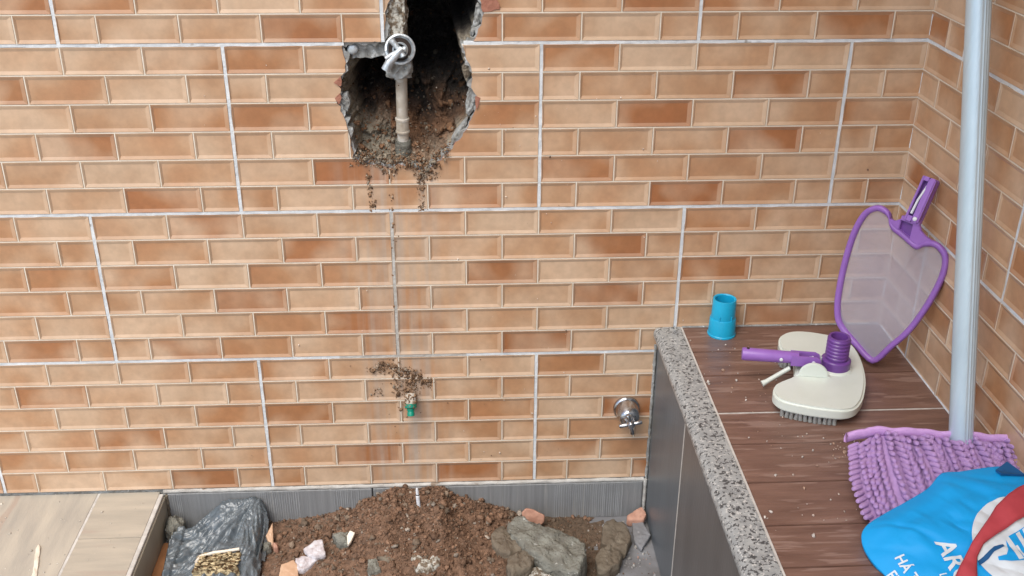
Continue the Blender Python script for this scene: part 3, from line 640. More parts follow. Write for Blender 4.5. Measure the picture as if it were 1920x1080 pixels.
box('floor_tile', -0.6555, -0.5285, -1.0, -0.8035, -0.014, -0.005, 'floor2', fl, .0006)
for iy in range(5):
    for ix in range(6): box('floor_tile', -2.9 + ix * 0.565, -2.34 + ix * 0.565, -1.005 - iy * 0.565 - 0.56, -1.005 - iy * 0.565, -0.014, -0.005, 'floor', fl, .0006)
box('floor_grout', -0.6607, -0.6553, -1.0, -0.0075, -0.013, -0.0056, 'caulk', fl)
box('step_riser', -0.5268, -0.5165, -1.1, -0.0145, -0.12, -0.0125, 'nosing', fl, .0008)
box('step_nosing', -0.5290, -0.5195, -1.1, -0.0145, -0.0123, -0.0056, 'caulk', fl, .0008)
pts = [(-0.514 + .0015 * fbm(z * 60, 2, 2), -0.014, z) for z in np.arange(-0.1, -0.008, .005)]
tube('corner_mortar', pts, [0.0035 + .0015 * fbm(p[2] * 90, 1, 1) for p in pts], 'concrete2', fl, 7)
pf = box('pit_floor', -0.5165, 0.5365, -1.1, -0.0125, -0.13, -0.1015, 'pitfloor', None); pf['kind'] = 'structure'
tag(box('terracotta_strip', -0.5163, -0.494, -0.8, -0.075, -0.1015, -0.0885, 'terracotta', None, .002), 'orange terracotta strip along the foot of the step at the left', 'tile strip')

# ------------------------------------------------------------------ soil heap
prof = np.array([(-0.52, -0.106), (-0.34, -0.103), (-0.308, -0.092), (-0.232, -0.078), (-0.162, -0.066), (-0.115, -0.053), (-0.078, -0.026), (-0.055, -0.017), (-0.019, 0.003), (0.038, 0.000), (0.084, 0.007), (0.107, -0.018), (0.165, -0.046), (0.211, -0.065), (0.235, -0.077), (0.30, -0.094), (0.40, -0.100), (0.45, -0.101), (0.475, -0.106), (0.54, -0.112)])
fy = np.array([(-0.6, 0.10), (-0.45, 0.30), (-0.3, 0.56), (-0.2, 0.76), (-0.12, 0.93), (-0.075, 0.99), (-0.04, 1.0), (-0.012, 0.93)])
def soil_h(x, y):
    h = np.interp(x * (1 if x < 0.3 else 1), prof[:, 0], prof[:, 1]) + 0.106
    if y < -0.1: h = max(h, np.interp(x, (-0.34, -0.26, -0.1, 0.02, 0.12, 0.22, 0.3, 0.4), (0.0, 0.034, 0.055, 0.075, 0.07, 0.05, 0.028, 0.01)) * min(1, (-0.1 - y) / .05))
    z = -0.106 + h * np.interp(y, fy[:, 0], fy[:, 1])
    k = min(1, h / 0.03)
    z += k * (0.010 * fbm(x * 14, y * 14, 0.4, 4) + 0.006 * fbm(x * 55, y * 55, 2.4, 4))
    if x > 0.44: z -= 0.03 * min(1, (x - 0.44) / 0.03) * (1 if y < -0.09 else 0.3)
    return z
xs = np.arange(-0.40, 0.535, 0.0042); ysd = np.arange(-0.62, -0.0135, 0.0042)
V, K = [], []
for y in ysd:
    for x in xs:
        V.append((x, y, soil_h(x, y)))
        t = 0.5 + 0.5 * fbm(x * 12, y * 12, 7.7, 3)
        c = np.array((0.188, 0.114, 0.075)) * (0.7 + 0.5 * t)
        if x > 0.2: c = c * (1 - min(1, (x - .2) / .12)) + np.array((0.135, 0.095, 0.066)) * (0.8 + .4 * t) * min(1, (x - .2) / .12)
        if x < -0.1: q = min(1, (-.1 - x) / .1) * 0.5; c = c * (1 - q) + np.array((0.20, 0.125, 0.085)) * q
        K.append(c)
nx_ = len(xs); F = [(a * nx_ + b, a * nx_ + b + 1, (a + 1) * nx_ + b + 1, (a + 1) * nx_ + b) for a in range(len(ysd) - 1) for b in range(nx_ - 1)]
me = pydata('earth', V, F); set_tint(me, K)
sh = thing('soil_heap', 'heap of loose reddish-brown soil piled against the foot of the tiled wall', 'soil heap', (0.03, -0.15, -0.1))
o = link('earth', me, sh, 'soil'); o.location = (-0.03, 0.15, 0.1)
P, Rr, Kc = [], [], []
tries = 0
while len(P) < 10500:
    x = random.gauss(0.02, 0.13) if random.random() < 0.62 else random.uniform(-0.32, 0.46); y = -0.014 - abs(random.gauss(0, 0.17))
    if not (-0.33 < x < 0.48) or y < -0.45: continue
    z = soil_h(x, y)
    if z < -0.101: continue
    side = (x > 0.22) or (x < -0.12)
    r = min(0.0090, random.choices((0.0009, 0.0016, 0.0034), (6, 5, 0.55))[0] * math.exp(random.gauss(0, 0.45)))
    if x > 0.24 and random.random() < 0.5: continue
    P.append((x - 0.03 + 0.03, y, z + r * 0.35)); Rr.append(r)
    k = random.random()
    base = (0.208, 0.124, 0.080) if k < (0.5 if side else 0.86) else ((0.20, 0.15, 0.11) if k < 0.95 else (0.34, 0.29, 0.24))
    g = random.uniform(0.62, 1.3); Kc.append(tuple(q * g for q in base))
o = clods('crumbs', P, Rr, Kc, 'soil', sh, big=0.0032); o['kind'] = 'stuff'; o.location = (-0.03, 0.15, 0.1)

# ------------------------------------------------------------------ rubble
def rub(name, label, cat, *a, **k):
    g = k.pop('group', None); return tag(rock(name, *a, **k), label, cat, g)
rub('concrete_chunk', 'largest grey-green concrete slab lying beside the soil heap', 'rubble', [(0.221, -0.121), (0.233, -0.092), (0.25, -0.084), (0.26, -0.1), (0.29, -0.104), (0.306, -0.118), (0.329, -0.143), (0.349, -0.153), (0.369, -0.164), (0.379, -0.193), (0.378, -0.224), (0.357, -0.268), (0.338, -0.258), (0.319, -0.245), (0.292, -0.230), (0.273, -0.212), (0.254, -0.188), (0.235, -0.160), (0.224, -0.138)], -0.034, 0.062, 'concrete', seed=1, rough=0.060, n=110, dome=0.03)
rub('concrete_chunk', 'muddy lump wedged between the soil heap and the biggest slab', 'rubble', [(0.183, -0.137), (0.196, -0.105), (0.211, -0.099), (0.225, -0.123), (0.244, -0.159), (0.251, -0.182), (0.226, -0.193), (0.203, -0.189), (0.19, -0.163)], -0.047, 0.05, 'concrete2', seed=2, rough=0.07, n=56)
rub('concrete_chunk', 'rounded muddy lump just in front of the biggest slab', 'rubble', [(0.214, -0.23), (0.221, -0.199), (0.247, -0.185), (0.268, -0.181), (0.273, -0.208), (0.264, -0.235), (0.243, -0.246), (0.225, -0.254)], -0.045, 0.06, 'concrete2', seed=3, rough=0.07, n=56)
rub('concrete_chunk', 'flat brown-grey slab close to the skirting, between two smaller lumps', 'rubble', [(0.422, -0.124), (0.437, -0.06), (0.46, -0.054), (0.482, -0.069), (0.489, -0.117), (0.468, -0.162), (0.446, -0.151), (0.425, -0.134)], -0.076, 0.03, 'concrete2', seed=4, rough=0.05, n=56)
rub('concrete_chunk', 'brown-grey block at the edge of the bare grey floor patch', 'rubble', [(0.403, -0.181), (0.414, -0.156), (0.437, -0.141), (0.46, -0.174), (0.449, -0.205), (0.422, -0.22), (0.404, -0.215)], -0.073, 0.034, 'concrete2', seed=5, rough=0.06, n=50)
rub('slate_shard', 'grey slate tile shard leaning at the foot of the bench', 'tile shard', [(0.5, -0.054), (0.523, -0.052), (0.533, -0.1), (0.507, -0.139), (0.496, -0.109)], -0.088, 0.012, 'pitfloor', seed=6, rough=0.03, n=40, tilt=(0.15, 0.05))
rub('clay_shard', 'pinkish broken tile shard in the corner below the bench', 'tile shard', [(0.491, -0.039), (0.525, -0.023), (0.533, -0.045), (0.524, -0.058), (0.489, -0.053)], -0.075, 0.018, 'pinkshard', seed=7, rough=0.04, n=36, tilt=(0.2, 0.25))
rub('clay_shard', 'salmon clay shard propped on the biggest slab against the skirting', 'tile shard', [(0.256, -0.057), (0.265, -0.048), (0.278, -0.05), (0.305, -0.064), (0.305, -0.078), (0.294, -0.087), (0.274, -0.08), (0.258, -0.071)], 0.0, 0.010, 'pinkshard', seed=8, rough=0.02, n=40, frame=((0, -0.034, -0.0), (1, 0, 0), (0, 0.35, 0.94), (0, -0.94, 0.35)))
rub('mortar_lump', 'whitish mortar lump at the bottom edge in front of the biggest slab', 'rubble', [(0.259, -0.248), (0.263, -0.223), (0.278, -0.215), (0.293, -0.231), (0.31, -0.25), (0.297, -0.278), (0.268, -0.277)], -0.062, 0.04, 'speckled', seed=9, rough=0.10, n=44)
rub('clay_shard', 'small dark red clay bit tucked under the biggest slab', 'tile shard', [(0.3, -0.212), (0.323, -0.21), (0.327, -0.236), (0.311, -0.249)], -0.082, 0.015, 'clay', seed=10, rough=0.04, n=24)
rub('mortar_shard', 'bright white flat mortar shard lying on the brown soil', 'rubble', [(-0.205, -0.155), (-0.184, -0.135), (-0.168, -0.134), (-0.157, -0.177), (-0.181, -0.177), (-0.193, -0.17)], -0.048, 0.014, 'whiteshard', seed=11, rough=0.04, n=40, tilt=(0.1, 0.15))
rub('mortar_shard', 'pinkish-white shard half hidden under the bright white one', 'rubble', [(-0.221, -0.171), (-0.204, -0.166), (-0.173, -0.173), (-0.185, -0.189), (-0.201, -0.202), (-0.213, -0.202)], -0.062, 0.022, 'whiteshard', seed=12, rough=0.06, n=40, tilt=(0, 0.2))
rub('glaze_shard', 'peach glazed tile shard at the bottom edge beside the plastic bag', 'tile shard', [(-0.247, -0.189), (-0.224, -0.176), (-0.213, -0.19), (-0.207, -0.23), (-0.248, -0.228)], -0.066, 0.012, 'peach', seed=13, rough=0.03, n=30, tilt=(-0.1, 0.2))
rub('glaze_shard', 'narrow pointed peach shard standing beside the plastic bag', 'tile shard', [(-0.294, -0.091), (-0.283, -0.062), (-0.276, -0.11), (-0.284, -0.106)], -0.066, 0.012, 'peach', seed=14, rough=0.03, n=24, tilt=(-0.2, 0.5))
rub('pebble', 'grey rounded pebble touching the plastic bag', 'stone', [(-0.302, -0.104), (-0.281, -0.102), (-0.279, -0.12), (-0.296, -0.128)], -0.076, 0.02, 'concrete', seed=15, rough=0.08, n=28, dome=0.4)
rub('pebble', 'small brown pebble just right of the grey one by the plastic bag', 'stone', [(-0.279, -0.105), (-0.267, -0.106), (-0.265, -0.118), (-0.274, -0.12)], -0.076, 0.018, 'pinkshard', seed=16, rough=0.08, n=24, dome=0.4)
rub('pebble', 'grey-green stone on the soil with a cream chip on it', 'stone', [(-0.148, -0.121), (-0.132, -0.111), (-0.113, -0.116), (-0.113, -0.148), (-0.134, -0.143)], -0.044, 0.025, 'concrete', seed=17, rough=0.08, n=32, dome=0.3)
rub('glaze_chip', 'cream glazed chip leaning on the grey-green stone', 'tile shard', [(-0.116, -0.136), (-0.11, -0.124), (-0.1, -0.13), (-0.106, -0.147), (-0.113, -0.156)], -0.036, 0.008, 'slab', seed=18, rough=0.03, n=24, tilt=(0, 0.4))
rub('mortar_lump', 'pale speckled mortar lump at the bottom of the soil heap', 'rubble', [(0.018, -0.205), (0.032, -0.199), (0.078, -0.218), (0.08, -0.245), (0.058, -0.26), (0.032, -0.254), (0.022, -0.229)], -0.026, 0.05, 'speckled', seed=19, rough=0.10, n=60)
rub('concrete_chunk', 'dark grey lump at the bottom edge left of the pale speckled one', 'rubble', [(-0.068, -0.205), (-0.048, -0.202), (-0.039, -0.243), (-0.065, -0.248)], -0.040, 0.04, 'concrete', seed=20, rough=0.08, n=36)
rub('concrete_flake', 'thin brown flake between the two lumps at the heap foot', 'rubble', [(-0.047, -0.214), (-0.004, -0.209), (-0.016, -0.232)], -0.028, 0.014, 'concrete2', seed=21, rough=0.05, n=28, tilt=(0, .3))
rub('stone', 'pale rough stone in the corner between step and skirting', 'stone', [(-0.514, -0.045), (-0.512, -0.028), (-0.492, -0.026), (-0.474, -0.039), (-0.474, -0.069), (-0.487, -0.071), (-0.49, -0.086), (-0.509, -0.07)], -0.060, 0.045, 'concrete', seed=22, rough=0.10, n=50, dome=0.35)
fb = thing('straw_crust', 'straw-coloured flaky crust with pale rim lying on the plastic bag', 'debris', (-0.375, -0.19, -0.07))
o = rock('crust', [(-0.419, -0.194), (-0.414, -0.173), (-0.387, -0.164), (-0.333, -0.155), (-0.333, -0.177), (-0.337, -0.191), (-0.325, -0.22), (-0.419, -0.215)], -0.050, 0.020, 'fibre', fb, seed=23, rough=0.07, n=60, dome=0.0); o.location = (0.375, 0.19, 0.07)
P, Rr, Kc = [], [], []
for i in range(260):
    x, y = random.uniform(-0.415, -0.332), random.uniform(-0.215, -0.168)
    P.append((x, y, -0.049 + random.uniform(0, .005))); Rr.append(random.uniform(.0012, .0042)); g = random.uniform(.5, 1.2); Kc.append(tuple(q * g for q in (random.choice([(0.62, 0.50, 0.30), (0.55, 0.44, 0.26), (0.16, 0.10, 0.05)]))))
o = clods('flakes', P, Rr, Kc, 'soil', fb, squash=(1.5, 0.7, 0.6)); o['kind'] = 'stuff'; o.location = (0.375, 0.19, 0.07)
tube('pale_rim', [(-0.417, -0.192, -0.047), (-0.412, -0.175, -0.046), (-0.387, -0.166, -0.045), (-0.36, -0.163, -0.044), (-0.335, -0.159, -0.043)], 0.0032, 'slab', fb, 8).location = (0.375, 0.19, 0.07)
pn = thing('white_marker', 'small white plastic tube stuck upright in the soil heap', 'tube', (0.0335, -0.080, -0.016))
lathe('barrel', [(0.0038, -0.01), (0.0042, 0.004), (0.0042, 0.030), (0.0030, 0.0315), (0.0, 0.0315)], 'whiteplastic', pn, 16, (0, 0, 0.004), (-0.06, 0.1, 1))
lathe('tip', [(0.0033, 0.0), (0.0033, 0.010), (0.0020, 0.015), (0.0, 0.016)], 'whiteplastic', pn, 16, (-0.0021, 0.0034, 0.0375), (-0.06, 0.1, 1))
lathe('dark_band', [(0.0036, 0.0), (0.0036, 0.0018), (0.0, 0.0018)], 'darkgap', pn, 16, (-0.0019, 0.0031, 0.0355), (-0.06, 0.1, 1))

# crumpled plastic bag
foot = [(-0.494, -0.36), (-0.494, -0.18), (-0.500, -0.148), (-0.503, -0.101), (-0.499, -0.08), (-0.492, -0.062), (-0.485, -0.050), (-0.458, -0.047), (-0.448, -0.033), (-0.424, -0.018), (-0.30, -0.0165), (-0.295, -0.05), (-0.296, -0.103), (-0.295, -0.144), (-0.289, -0.183), (-0.289, -0.26), (-0.30, -0.36)]
bprof = np.array([(-0.505, -0.088), (-0.465, -0.088), (-0.449, -0.083), (-0.42, -0.072), (-0.395, -0.048), (-0.381, -0.045), (-0.35, -0.040), (-0.327, -0.032), (-0.312, -0.038), (-0.303, -0.058), (-0.296, -0.080), (-0.28, -0.09)])
xs = np.arange(-0.506, -0.286, 0.0019); yy = np.arange(-0.36, -0.0165, 0.0019); X, Yg = np.meshgrid(xs, yy); ins = inside(X, Yg, foot); D = pdist(X, Yg, foot)
Zg = np.zeros_like(X)
for i in range(X.shape[0]):
    for j in range(X.shape[1]):
        x, y = X[i, j], Yg[i, j]
        hb = np.interp(x, bprof[:, 0], bprof[:, 1]) + 0.1
        fall = np.interp(y, (-0.36, -0.20, -0.12, -0.07, -0.03, -0.016), (0.22, 0.30, 0.46, 0.72, 1.0, 0.97))
        z = hb * fall + 0.010 + (0.012 if x < -0.47 else 0) * 0.6
        # folds fan out from the bunched end
        dx, dy = x + 0.318, y + 0.018; an = math.atan2(dy, dx); rr = math.hypot(dx, dy)
        wob = fbm(x * 10, y * 10, 3.3, 2)
        r1 = 1 - abs(noise.noise(Vector((an * 5.5 + wob * 1.3, rr * 7, 1.7)))) * 2; r2 = 1 - abs(noise.noise(Vector((an * 12 + wob * 2.0, rr * 15, 6.1)))) * 2
        r3 = 1 - abs(noise.noise(Vector((x * 60 + wob * 3, y * 60, 2.2)))) * 2; r4 = 1 - abs(noise.noise(Vector((an * 26 + wob * 2.5, rr * 26, 4.4)))) * 2
        r5 = 1 - abs(noise.noise(Vector((an * 4 + rr * 55 + wob * 2, rr * 20 - an * 3, 8.8)))) * 2; z += (0.0080 * r1 + 0.0078 * r2 + 0.0020 * r3 + 0.0044 * r4 + 0.0022 * r5) * min(1, 0.45 + rr * 6)
        Zg[i, j] = max(-0.1 + z * min(1, D[i, j] / 0.012 + (0.75 if (y > -0.03 or x > -0.30) else 0.15)), -0.1)
idx = -np.ones(X.size, int); keep = ins.ravel() & True; idx[keep] = np.arange(keep.sum())
Vv = np.stack([X, Yg, Zg], -1).reshape(-1, 3)[keep]; nx_ = X.shape[1]; F = []
for a in range(X.shape[0] - 1):
    for b in range(nx_ - 1):
        q = [idx[a * nx_ + b], idx[a * nx_ + b + 1], idx[(a + 1) * nx_ + b + 1], idx[(a + 1) * nx_ + b]]
        if min(q) >= 0: F.append(tuple(q))
pb = link('plastic_bag', pydata('plastic_bag', Vv, F, True), None, 'plastic')
V, F = [], []; eg = [(-0.335, -0.022, -0.030), (-0.322, -0.026, -0.022), (-0.308, -0.030, -0.028), (-0.299, -0.036, -0.044), (-0.294, -0.050, -0.058), (-0.292, -0.075, -0.070), (-0.290, -0.11, -0.078), (-0.288, -0.15, -0.083)]
for i in range(57):
    t = i / 8; k = min(int(t), 6); q = [eg[k][c] + (eg[k + 1][c] - eg[k][c]) * (t - k) for c in range(3)]
    for j in range(7):
        u = j / 6; V.append((q[0] - 0.024 * u + 0.0025 * noise.noise(Vector((i * .5, j * .7, 1))), q[1] - 0.010 * u + 0.003 * noise.noise(Vector((i * .6, j * .5, 4))), q[2] + 0.006 * math.sin(u * 3.1) + 0.004 * noise.noise(Vector((i * .9, j * .8, 7))) - 0.008 * u))
F = [(a * 7 + b, a * 7 + b + 1, (a + 1) * 7 + b + 1, (a + 1) * 7 + b) for a in range(56) for b in range(6)]
link('bag_edge', pydata('bag_edge', V, F, True), pb, 'plastic')
tag(pb, 'crumpled dark grey plastic bag bunched against the skirting', 'plastic bag')

# ------------------------------------------------------------------ plumbing in the hole
vp = thing('wall_valve', 'exposed shut-off valve on an upright pipe inside the wall hole', 'valve', (0.025, 0.0, 0.72))
lo = (-0.025, 0, -0.72)
def at(o): o.location = lo; return o
at(tube('pipe', [(0.0262, 0.045, 0.70), (0.0262, 0.036, 0.76), (0.0268, 0.030, 0.82), (0.0285, 0.026, 0.905), (0.029, 0.025, 0.935)], 0.0108, 'pipe', vp, 20))
at(lathe('pipe_coupling', [(0.0112, 0), (0.0135, 0.001), (0.0135, 0.004), (0.0122, 0.005), (0.0122, 0.024), (0.0135, 0.025), (0.0135, 0.029), (0.0112, 0.030)], 'pipe', vp, 22, (0.0264, 0.033, 0.785), (0.006, -0.09, 1)))
at(lathe('pipe_coupling', [(0.0112, 0), (0.0150, 0.001), (0.0165, 0.03), (0.0150, 0.045), (0.0110, 0.047)], 'concrete', vp, 22, (0.0262, 0.044, 0.725), (0.0, -0.12, 1)))
# rough cement column above the valve and the bar to its left
def lumpcol(name, x0, x1, z0, z1, y0, y1, m, seed):
    bm = box_bm(x0, x1, y0, y1, z0, z1); bmesh.ops.subdivide_edges(bm, edges=bm.edges[:], cuts=11, use_grid_fill=True)
    for v in bm.verts:
        c = v.co; v.co = c + Vector((fbm(c.x * 60 + seed, c.y * 60, c.z * 60, 4), fbm(c.x * 60, c.y * 60 + seed, c.z * 60, 4), 0.5 * fbm(c.x * 60, c.y * 60, c.z * 60 + seed, 4))) * 0.007
    return at(link(name, frombm(name, bm), vp, m))
lumpcol('mortar_column', 0.0055, 0.041, 0.962, 1.112, 0.000, 0.050, 'speckled', 3)
lumpcol('mortar_bar', -0.062, 0.010, 0.936, 0.9625, 0.006, 0.045, 'mortar', 6)
at(lathe('pipe_stub', [(0.0, -0.001), (0.0075, 0), (0.0095, 0.002), (0.0095, 0.02)], 'dullchrome', vp, 18, (-0.056, -0.002, 0.951), (0, 1, 0)))
lumpcol('mortar_collar', 0.004, 0.048, 0.898, 0.945, 0.004, 0.040, 'mortar', 9)
# brass body, flange and cross handle, pointing out of the wall and a little up
ax = Vector((0.12, -0.93, 0.34)).normalized(); b0 = Vector((0.024, 0.02, 0.932))
at(lathe('valve_body', [(0.014, 0.0), (0.0225, 0.004), (0.0245, 0.018), (0.0195, 0.026), (0.0185, 0.030)], 'dullchrome', vp, 6, b0, ax, smooth=False))
at(lathe('flange_ring', [(0.0268, 0.0), (0.0280, 0.002), (0.0272, 0.0058), (0.0240, 0.0066), (0.0225, 0.004), (0.0200, 0.0015), (0.0, 0.001)], 'dullchrome', vp, 40, b0 + ax * 0.030 + Vector((0.002, 0, 0.010)), ax))
at(lathe('dark_cup', [(0.0205, 0.0), (0.0205, 0.0012), (0.0, 0.0012)], 'darkgap', vp, 30, b0 + ax * 0.0315 + Vector((0.002, 0, 0.010)), ax))
at(lathe('inner_ring', [(0.0120, 0.0), (0.0140, 0.001), (0.0140, 0.007), (0.0122, 0.0085), (0.0105, 0.007), (0.0105, 0.0)], 'dullchrome', vp, 30, b0 + ax * 0.032 + Vector((0.002, 0, 0.008)), ax))
at(lathe('stem', [(0.0052, 0.0), (0.0052, 0.016), (0.0035, 0.019), (0.0, 0.019)], 'chrome', vp, 16, b0 + ax * 0.032 + Vector((0.002, 0, 0.008)), ax))
hc = b0 + ax * 0.046 + Vector((0.001, 0, 0.006)); q = Vector((0, 0, 1)).rotation_difference(ax)
for k, L in ((0.4, 0.010), (2.35, 0.026), (3.75, 0.030), (5.3, 0.012)):
    d = q @ Vector((math.cos(k), math.sin(k), 0)); d2 = q @ Vector((-math.sin(k), math.cos(k), 0))
    at(tube('handle_arm', [hc, hc + d * L * 0.5, hc + d * L], [0.0045, 0.0052, 0.0058], 'dullchrome', vp, 10))
at(tube('valve_lever', [hc + Vector((0.004, 0, 0.004)), Vector((0.012, -0.030, 0.936)), Vector((0.004, -0.030, 0.921))], [0.0060, 0.0075, 0.0085], 'dullchrome', vp, 12))
rl = rock('mortar_smear', [(0.008, 0.905), (0.004, 0.925), (0.012, 0.94), (0.03, 0.936), (0.046, 0.945), (0.05, 0.92), (0.043, 0.902), (0.026, 0.897)], 0.010, 0.03, 'mortar', vp, seed=31, rough=0.12, n=44, frame=((0, 0.0, 0), (1, 0, 0), (0, 0, 1), (0, -1, 0))); at(rl)

# chrome stop tap beside the bench
tp = thing('wall_tap', 'chrome cross-handled tap on the wall just left of the bench', 'tap', (0.4795, -0.0068, 0.183))
ax = Vector((0, -1, 0))
lathe('flange', [(0.0272, 0.0), (0.0285, 0.002), (0.0285, 0.007), (0.0262, 0.010), (0.0250, 0.0105), (0.0245, 0.018), (0.0235, 0.034), (0.0205, 0.046), (0.0165, 0.050), (0.0140, 0.0505), (0.0, 0.0505)], 'chrome', tp, 40, (0, 0, 0), ax)
lathe('collar', [(0.0125, 0.0), (0.0135, 0.002), (0.0120, 0.006), (0.0100, 0.0065), (0.0100, 0.010)], 'chrome', tp, 30, (0, -0.0500, 0), ax)
lathe('hub', [(0.0078, 0.0), (0.0085, 0.004), (0.0088, 0.016), (0.0060, 0.020), (0.0, 0.021)], 'chrome', tp, 24, (0, -0.0545, -0.001), ax)
for k in (15, 108, 188, 282):
    a = R_(k); d = Vector((math.cos(a), 0, math.sin(a))); c0 = Vector((0, -0.066, -0.001))
    tube('handle_arm', [c0, c0 + d * 0.012, c0 + d * 0.0225, c0 + d * 0.0245], [0.0046, 0.0041, 0.0047, 0.0030], 'chrome', tp, 12)

# green-capped stub below the hole
gs = thing('pipe_stub', 'mud-caked pipe stub with a green plug sticking out of the wall', 'pipe stub', (0.0225, -0.0098, 0.222))
dn = Vector((0, -0.55, -1)).normalized(); c0 = Vector((0, -0.006, 0.014))
lathe('pipe', [(0.0, 0.0), (0.0105, 0.0), (0.0115, 0.004), (0.0112, 0.024), (0.0, 0.0245)], 'pipe', gs, 22, c0, dn)
lathe('plug_collar', [(0.0118, 0.0), (0.0128, 0.001), (0.0128, 0.008), (0.0105, 0.010), (0.0, 0.010)], 'green', gs, 22, c0 + dn * 0.022, dn)
lathe('plug', [(0.0070, 0.0), (0.0082, 0.001), (0.0082, 0.006), (0.0070, 0.008), (0.0070, 0.010), (0.0078, 0.012), (0.0074, 0.018), (0.0, 0.019)], 'green', gs, 22, c0 + dn * 0.030, dn)
P, Rr, Kc = [], [], []
for i in range(150):
    a = random.random() * 6.28; t = random.uniform(0, .030); u = dn.cross(Vector((1, 0, 0))).normalized()
    p = c0 + dn * t + (Vector((1, 0, 0)) * math.cos(a) + u * math.sin(a)) * 0.0112; P.append(tuple(p)); Rr.append(random.uniform(.0010, .0026)); g = random.uniform(.6, 1.2); Kc.append(tuple(q * g for q in (0.27, 0.165, 0.10)))
clods('mud_coat', P, Rr, Kc, 'soil', gs)['kind'] = 'stuff'

# mud on the wall
def mud(name, label, blobs, n):
    P, Rr, Kc = [], [], []
    for _ in range(n):
        x, z, sx, sz, wt = random.choices(blobs, [b[4] for b in blobs])[0]
        r = min(0.0046, 0.00075 * math.exp(random.gauss(0.25, 0.6)))
        P.append((random.gauss(x, sx), -0.0086 - r * 0.10 - abs(random.gauss(0, .002)) * (1 if wt > 2 else 0.08), random.gauss(z, sz))); Rr.append(r)
        k = random.random(); g = random.uniform(.5, 1.25); Kc.append(tuple(q * g for q in ((0.24, 0.145, 0.085) if k < .85 else (0.42, 0.34, 0.26))))
    o = clods(name, P, Rr, Kc, 'soil', None, squash=(1, 0.40, 1.25)); tag(o, label, 'mud'); o['kind'] = 'stuff'
mud('mud_splatter', 'clump of brown mud stuck on the tiles around the green plug', [(-0.046, 0.292, .010, .004, 3), (-0.028, 0.303, .010, .006, 3), (-0.008, 0.292, .012, .006, 3), (0.012, 0.279, .013, .008, 5), (0.030, 0.270, .012, .008, 5), (0.045, 0.262, .010, .006, 2), (0.060, 0.248, .006, .005, 1), (0.010, 0.250, .012, .014, 3), (0.022, 0.240, .008, .012, 4), (-0.006, 0.235, .006, .012, 1), (-0.045, 0.235, .006, .005, .6), (0.0, 0.20, .003, .012, .5), (0.004, 0.165, .010, .012, .3), (0.0, 0.12, .012, .02, .2)], 800)
mud('mud_drips', 'brown mud trickles running down the tiles under the wall hole', [(-0.040, 0.712, .003, .008, 1.0), (-0.038, 0.690, .004, .012, 1.4), (-0.034, 0.652, .005, .007, 1.6), (0.003, 0.718, .006, .006, 1.6), (0.002, 0.668, .003, .005, .4), (0.002, 0.645, .003, .002, .6), (0.070, 0.715, .014, .007, 2.5), (0.060, 0.697, .005, .010, 2.2), (0.061, 0.668, .004, .014, 1), (0.060, 0.647, .005, .003, 1), (-0.06, 0.738, .012, .004, 1), (0.0, 0.600, .003, .02, .4), (-0.002, 0.53, .002, .06, .25), (-0.004, 0.42, .002, .05, .2)], 420)

# ------------------------------------------------------------------ things on the bench
ZT = 0.377
br_ = thing('pvc_reducer', 'cyan plastic pipe reducer standing upright by the wall', 'pipe fitting', (0.6592, -0.042, ZT))
lathe('lower_socket', [(0.0210, 0.0), (0.0285, 0.0), (0.0285, 0.003), (0.0272, 0.0045), (0.0262, 0.036), (0.0250, 0.0385), (0.0236, 0.0385)], 'cyan', br_, 48)
lathe('upper_socket', [(0.0240, 0.036), (0.0240, 0.040), (0.0232, 0.078), (0.0228, 0.0795), (0.0205, 0.0795), (0.0190, 0.0780), (0.0190, 0.010), (0.0, 0.010)], 'cyan', br_, 48)
for a in (-1.05, -2.1):
    d = Vector((math.cos(a), math.sin(a), 0)); tube('moulded_rib', [d * 0.0245 + Vector((0, 0, 0.037)), d * 0.0243 + Vector((0, 0, 0.048))], 0.0014, 'cyan', br_, 8)

vh = thing('pool_vacuum_head', 'off-white butterfly pool vacuum head with purple handle and hose connector', 'pool brush', (0.78, -0.28, ZT))
vl = (-0.772, 0.300, -ZT - 0.012)
def vat(o): o.location = vl; return o
plate = [(0.7349, -0.1700), (0.7444, -0.1444), (0.7602, -0.1290), (0.7822, -0.1230), (0.8099, -0.1271), (0.8383, -0.1392), (0.8600, -0.1500), (0.8734, -0.1700), (0.8764, -0.2055), (0.8699, -0.2554), (0.8566, -0.3081), (0.8409, -0.3481), (0.8236, -0.3817), (0.8042, -0.4054), (0.7871, -0.4130), (0.7694, -0.4130), (0.7344, -0.4041), (0.7024, -0.3909), (0.6822, -0.3780), (0.6740, -0.3607), (0.6765, -0.3411), (0.6889, -0.3190), (0.7058, -0.3069), (0.7220, -0.2975), (0.7330, -0.2840), (0.7432, -0.2450), (0.7500, -0.2150), (0.7440, -0.2050), (0.7330, -0.1980)]
sm = smooth_loop(plate, 4)
vat(prism('plate', sm, 0.4040, 0.4255, 'offwhite', vh, bev=0.004, smooth=True))
ctr = np.mean(np.array(sm), 0)
inner = [(np.array(p) - ctr) * 0.93 + ctr for p in smooth_loop(plate, 2)]
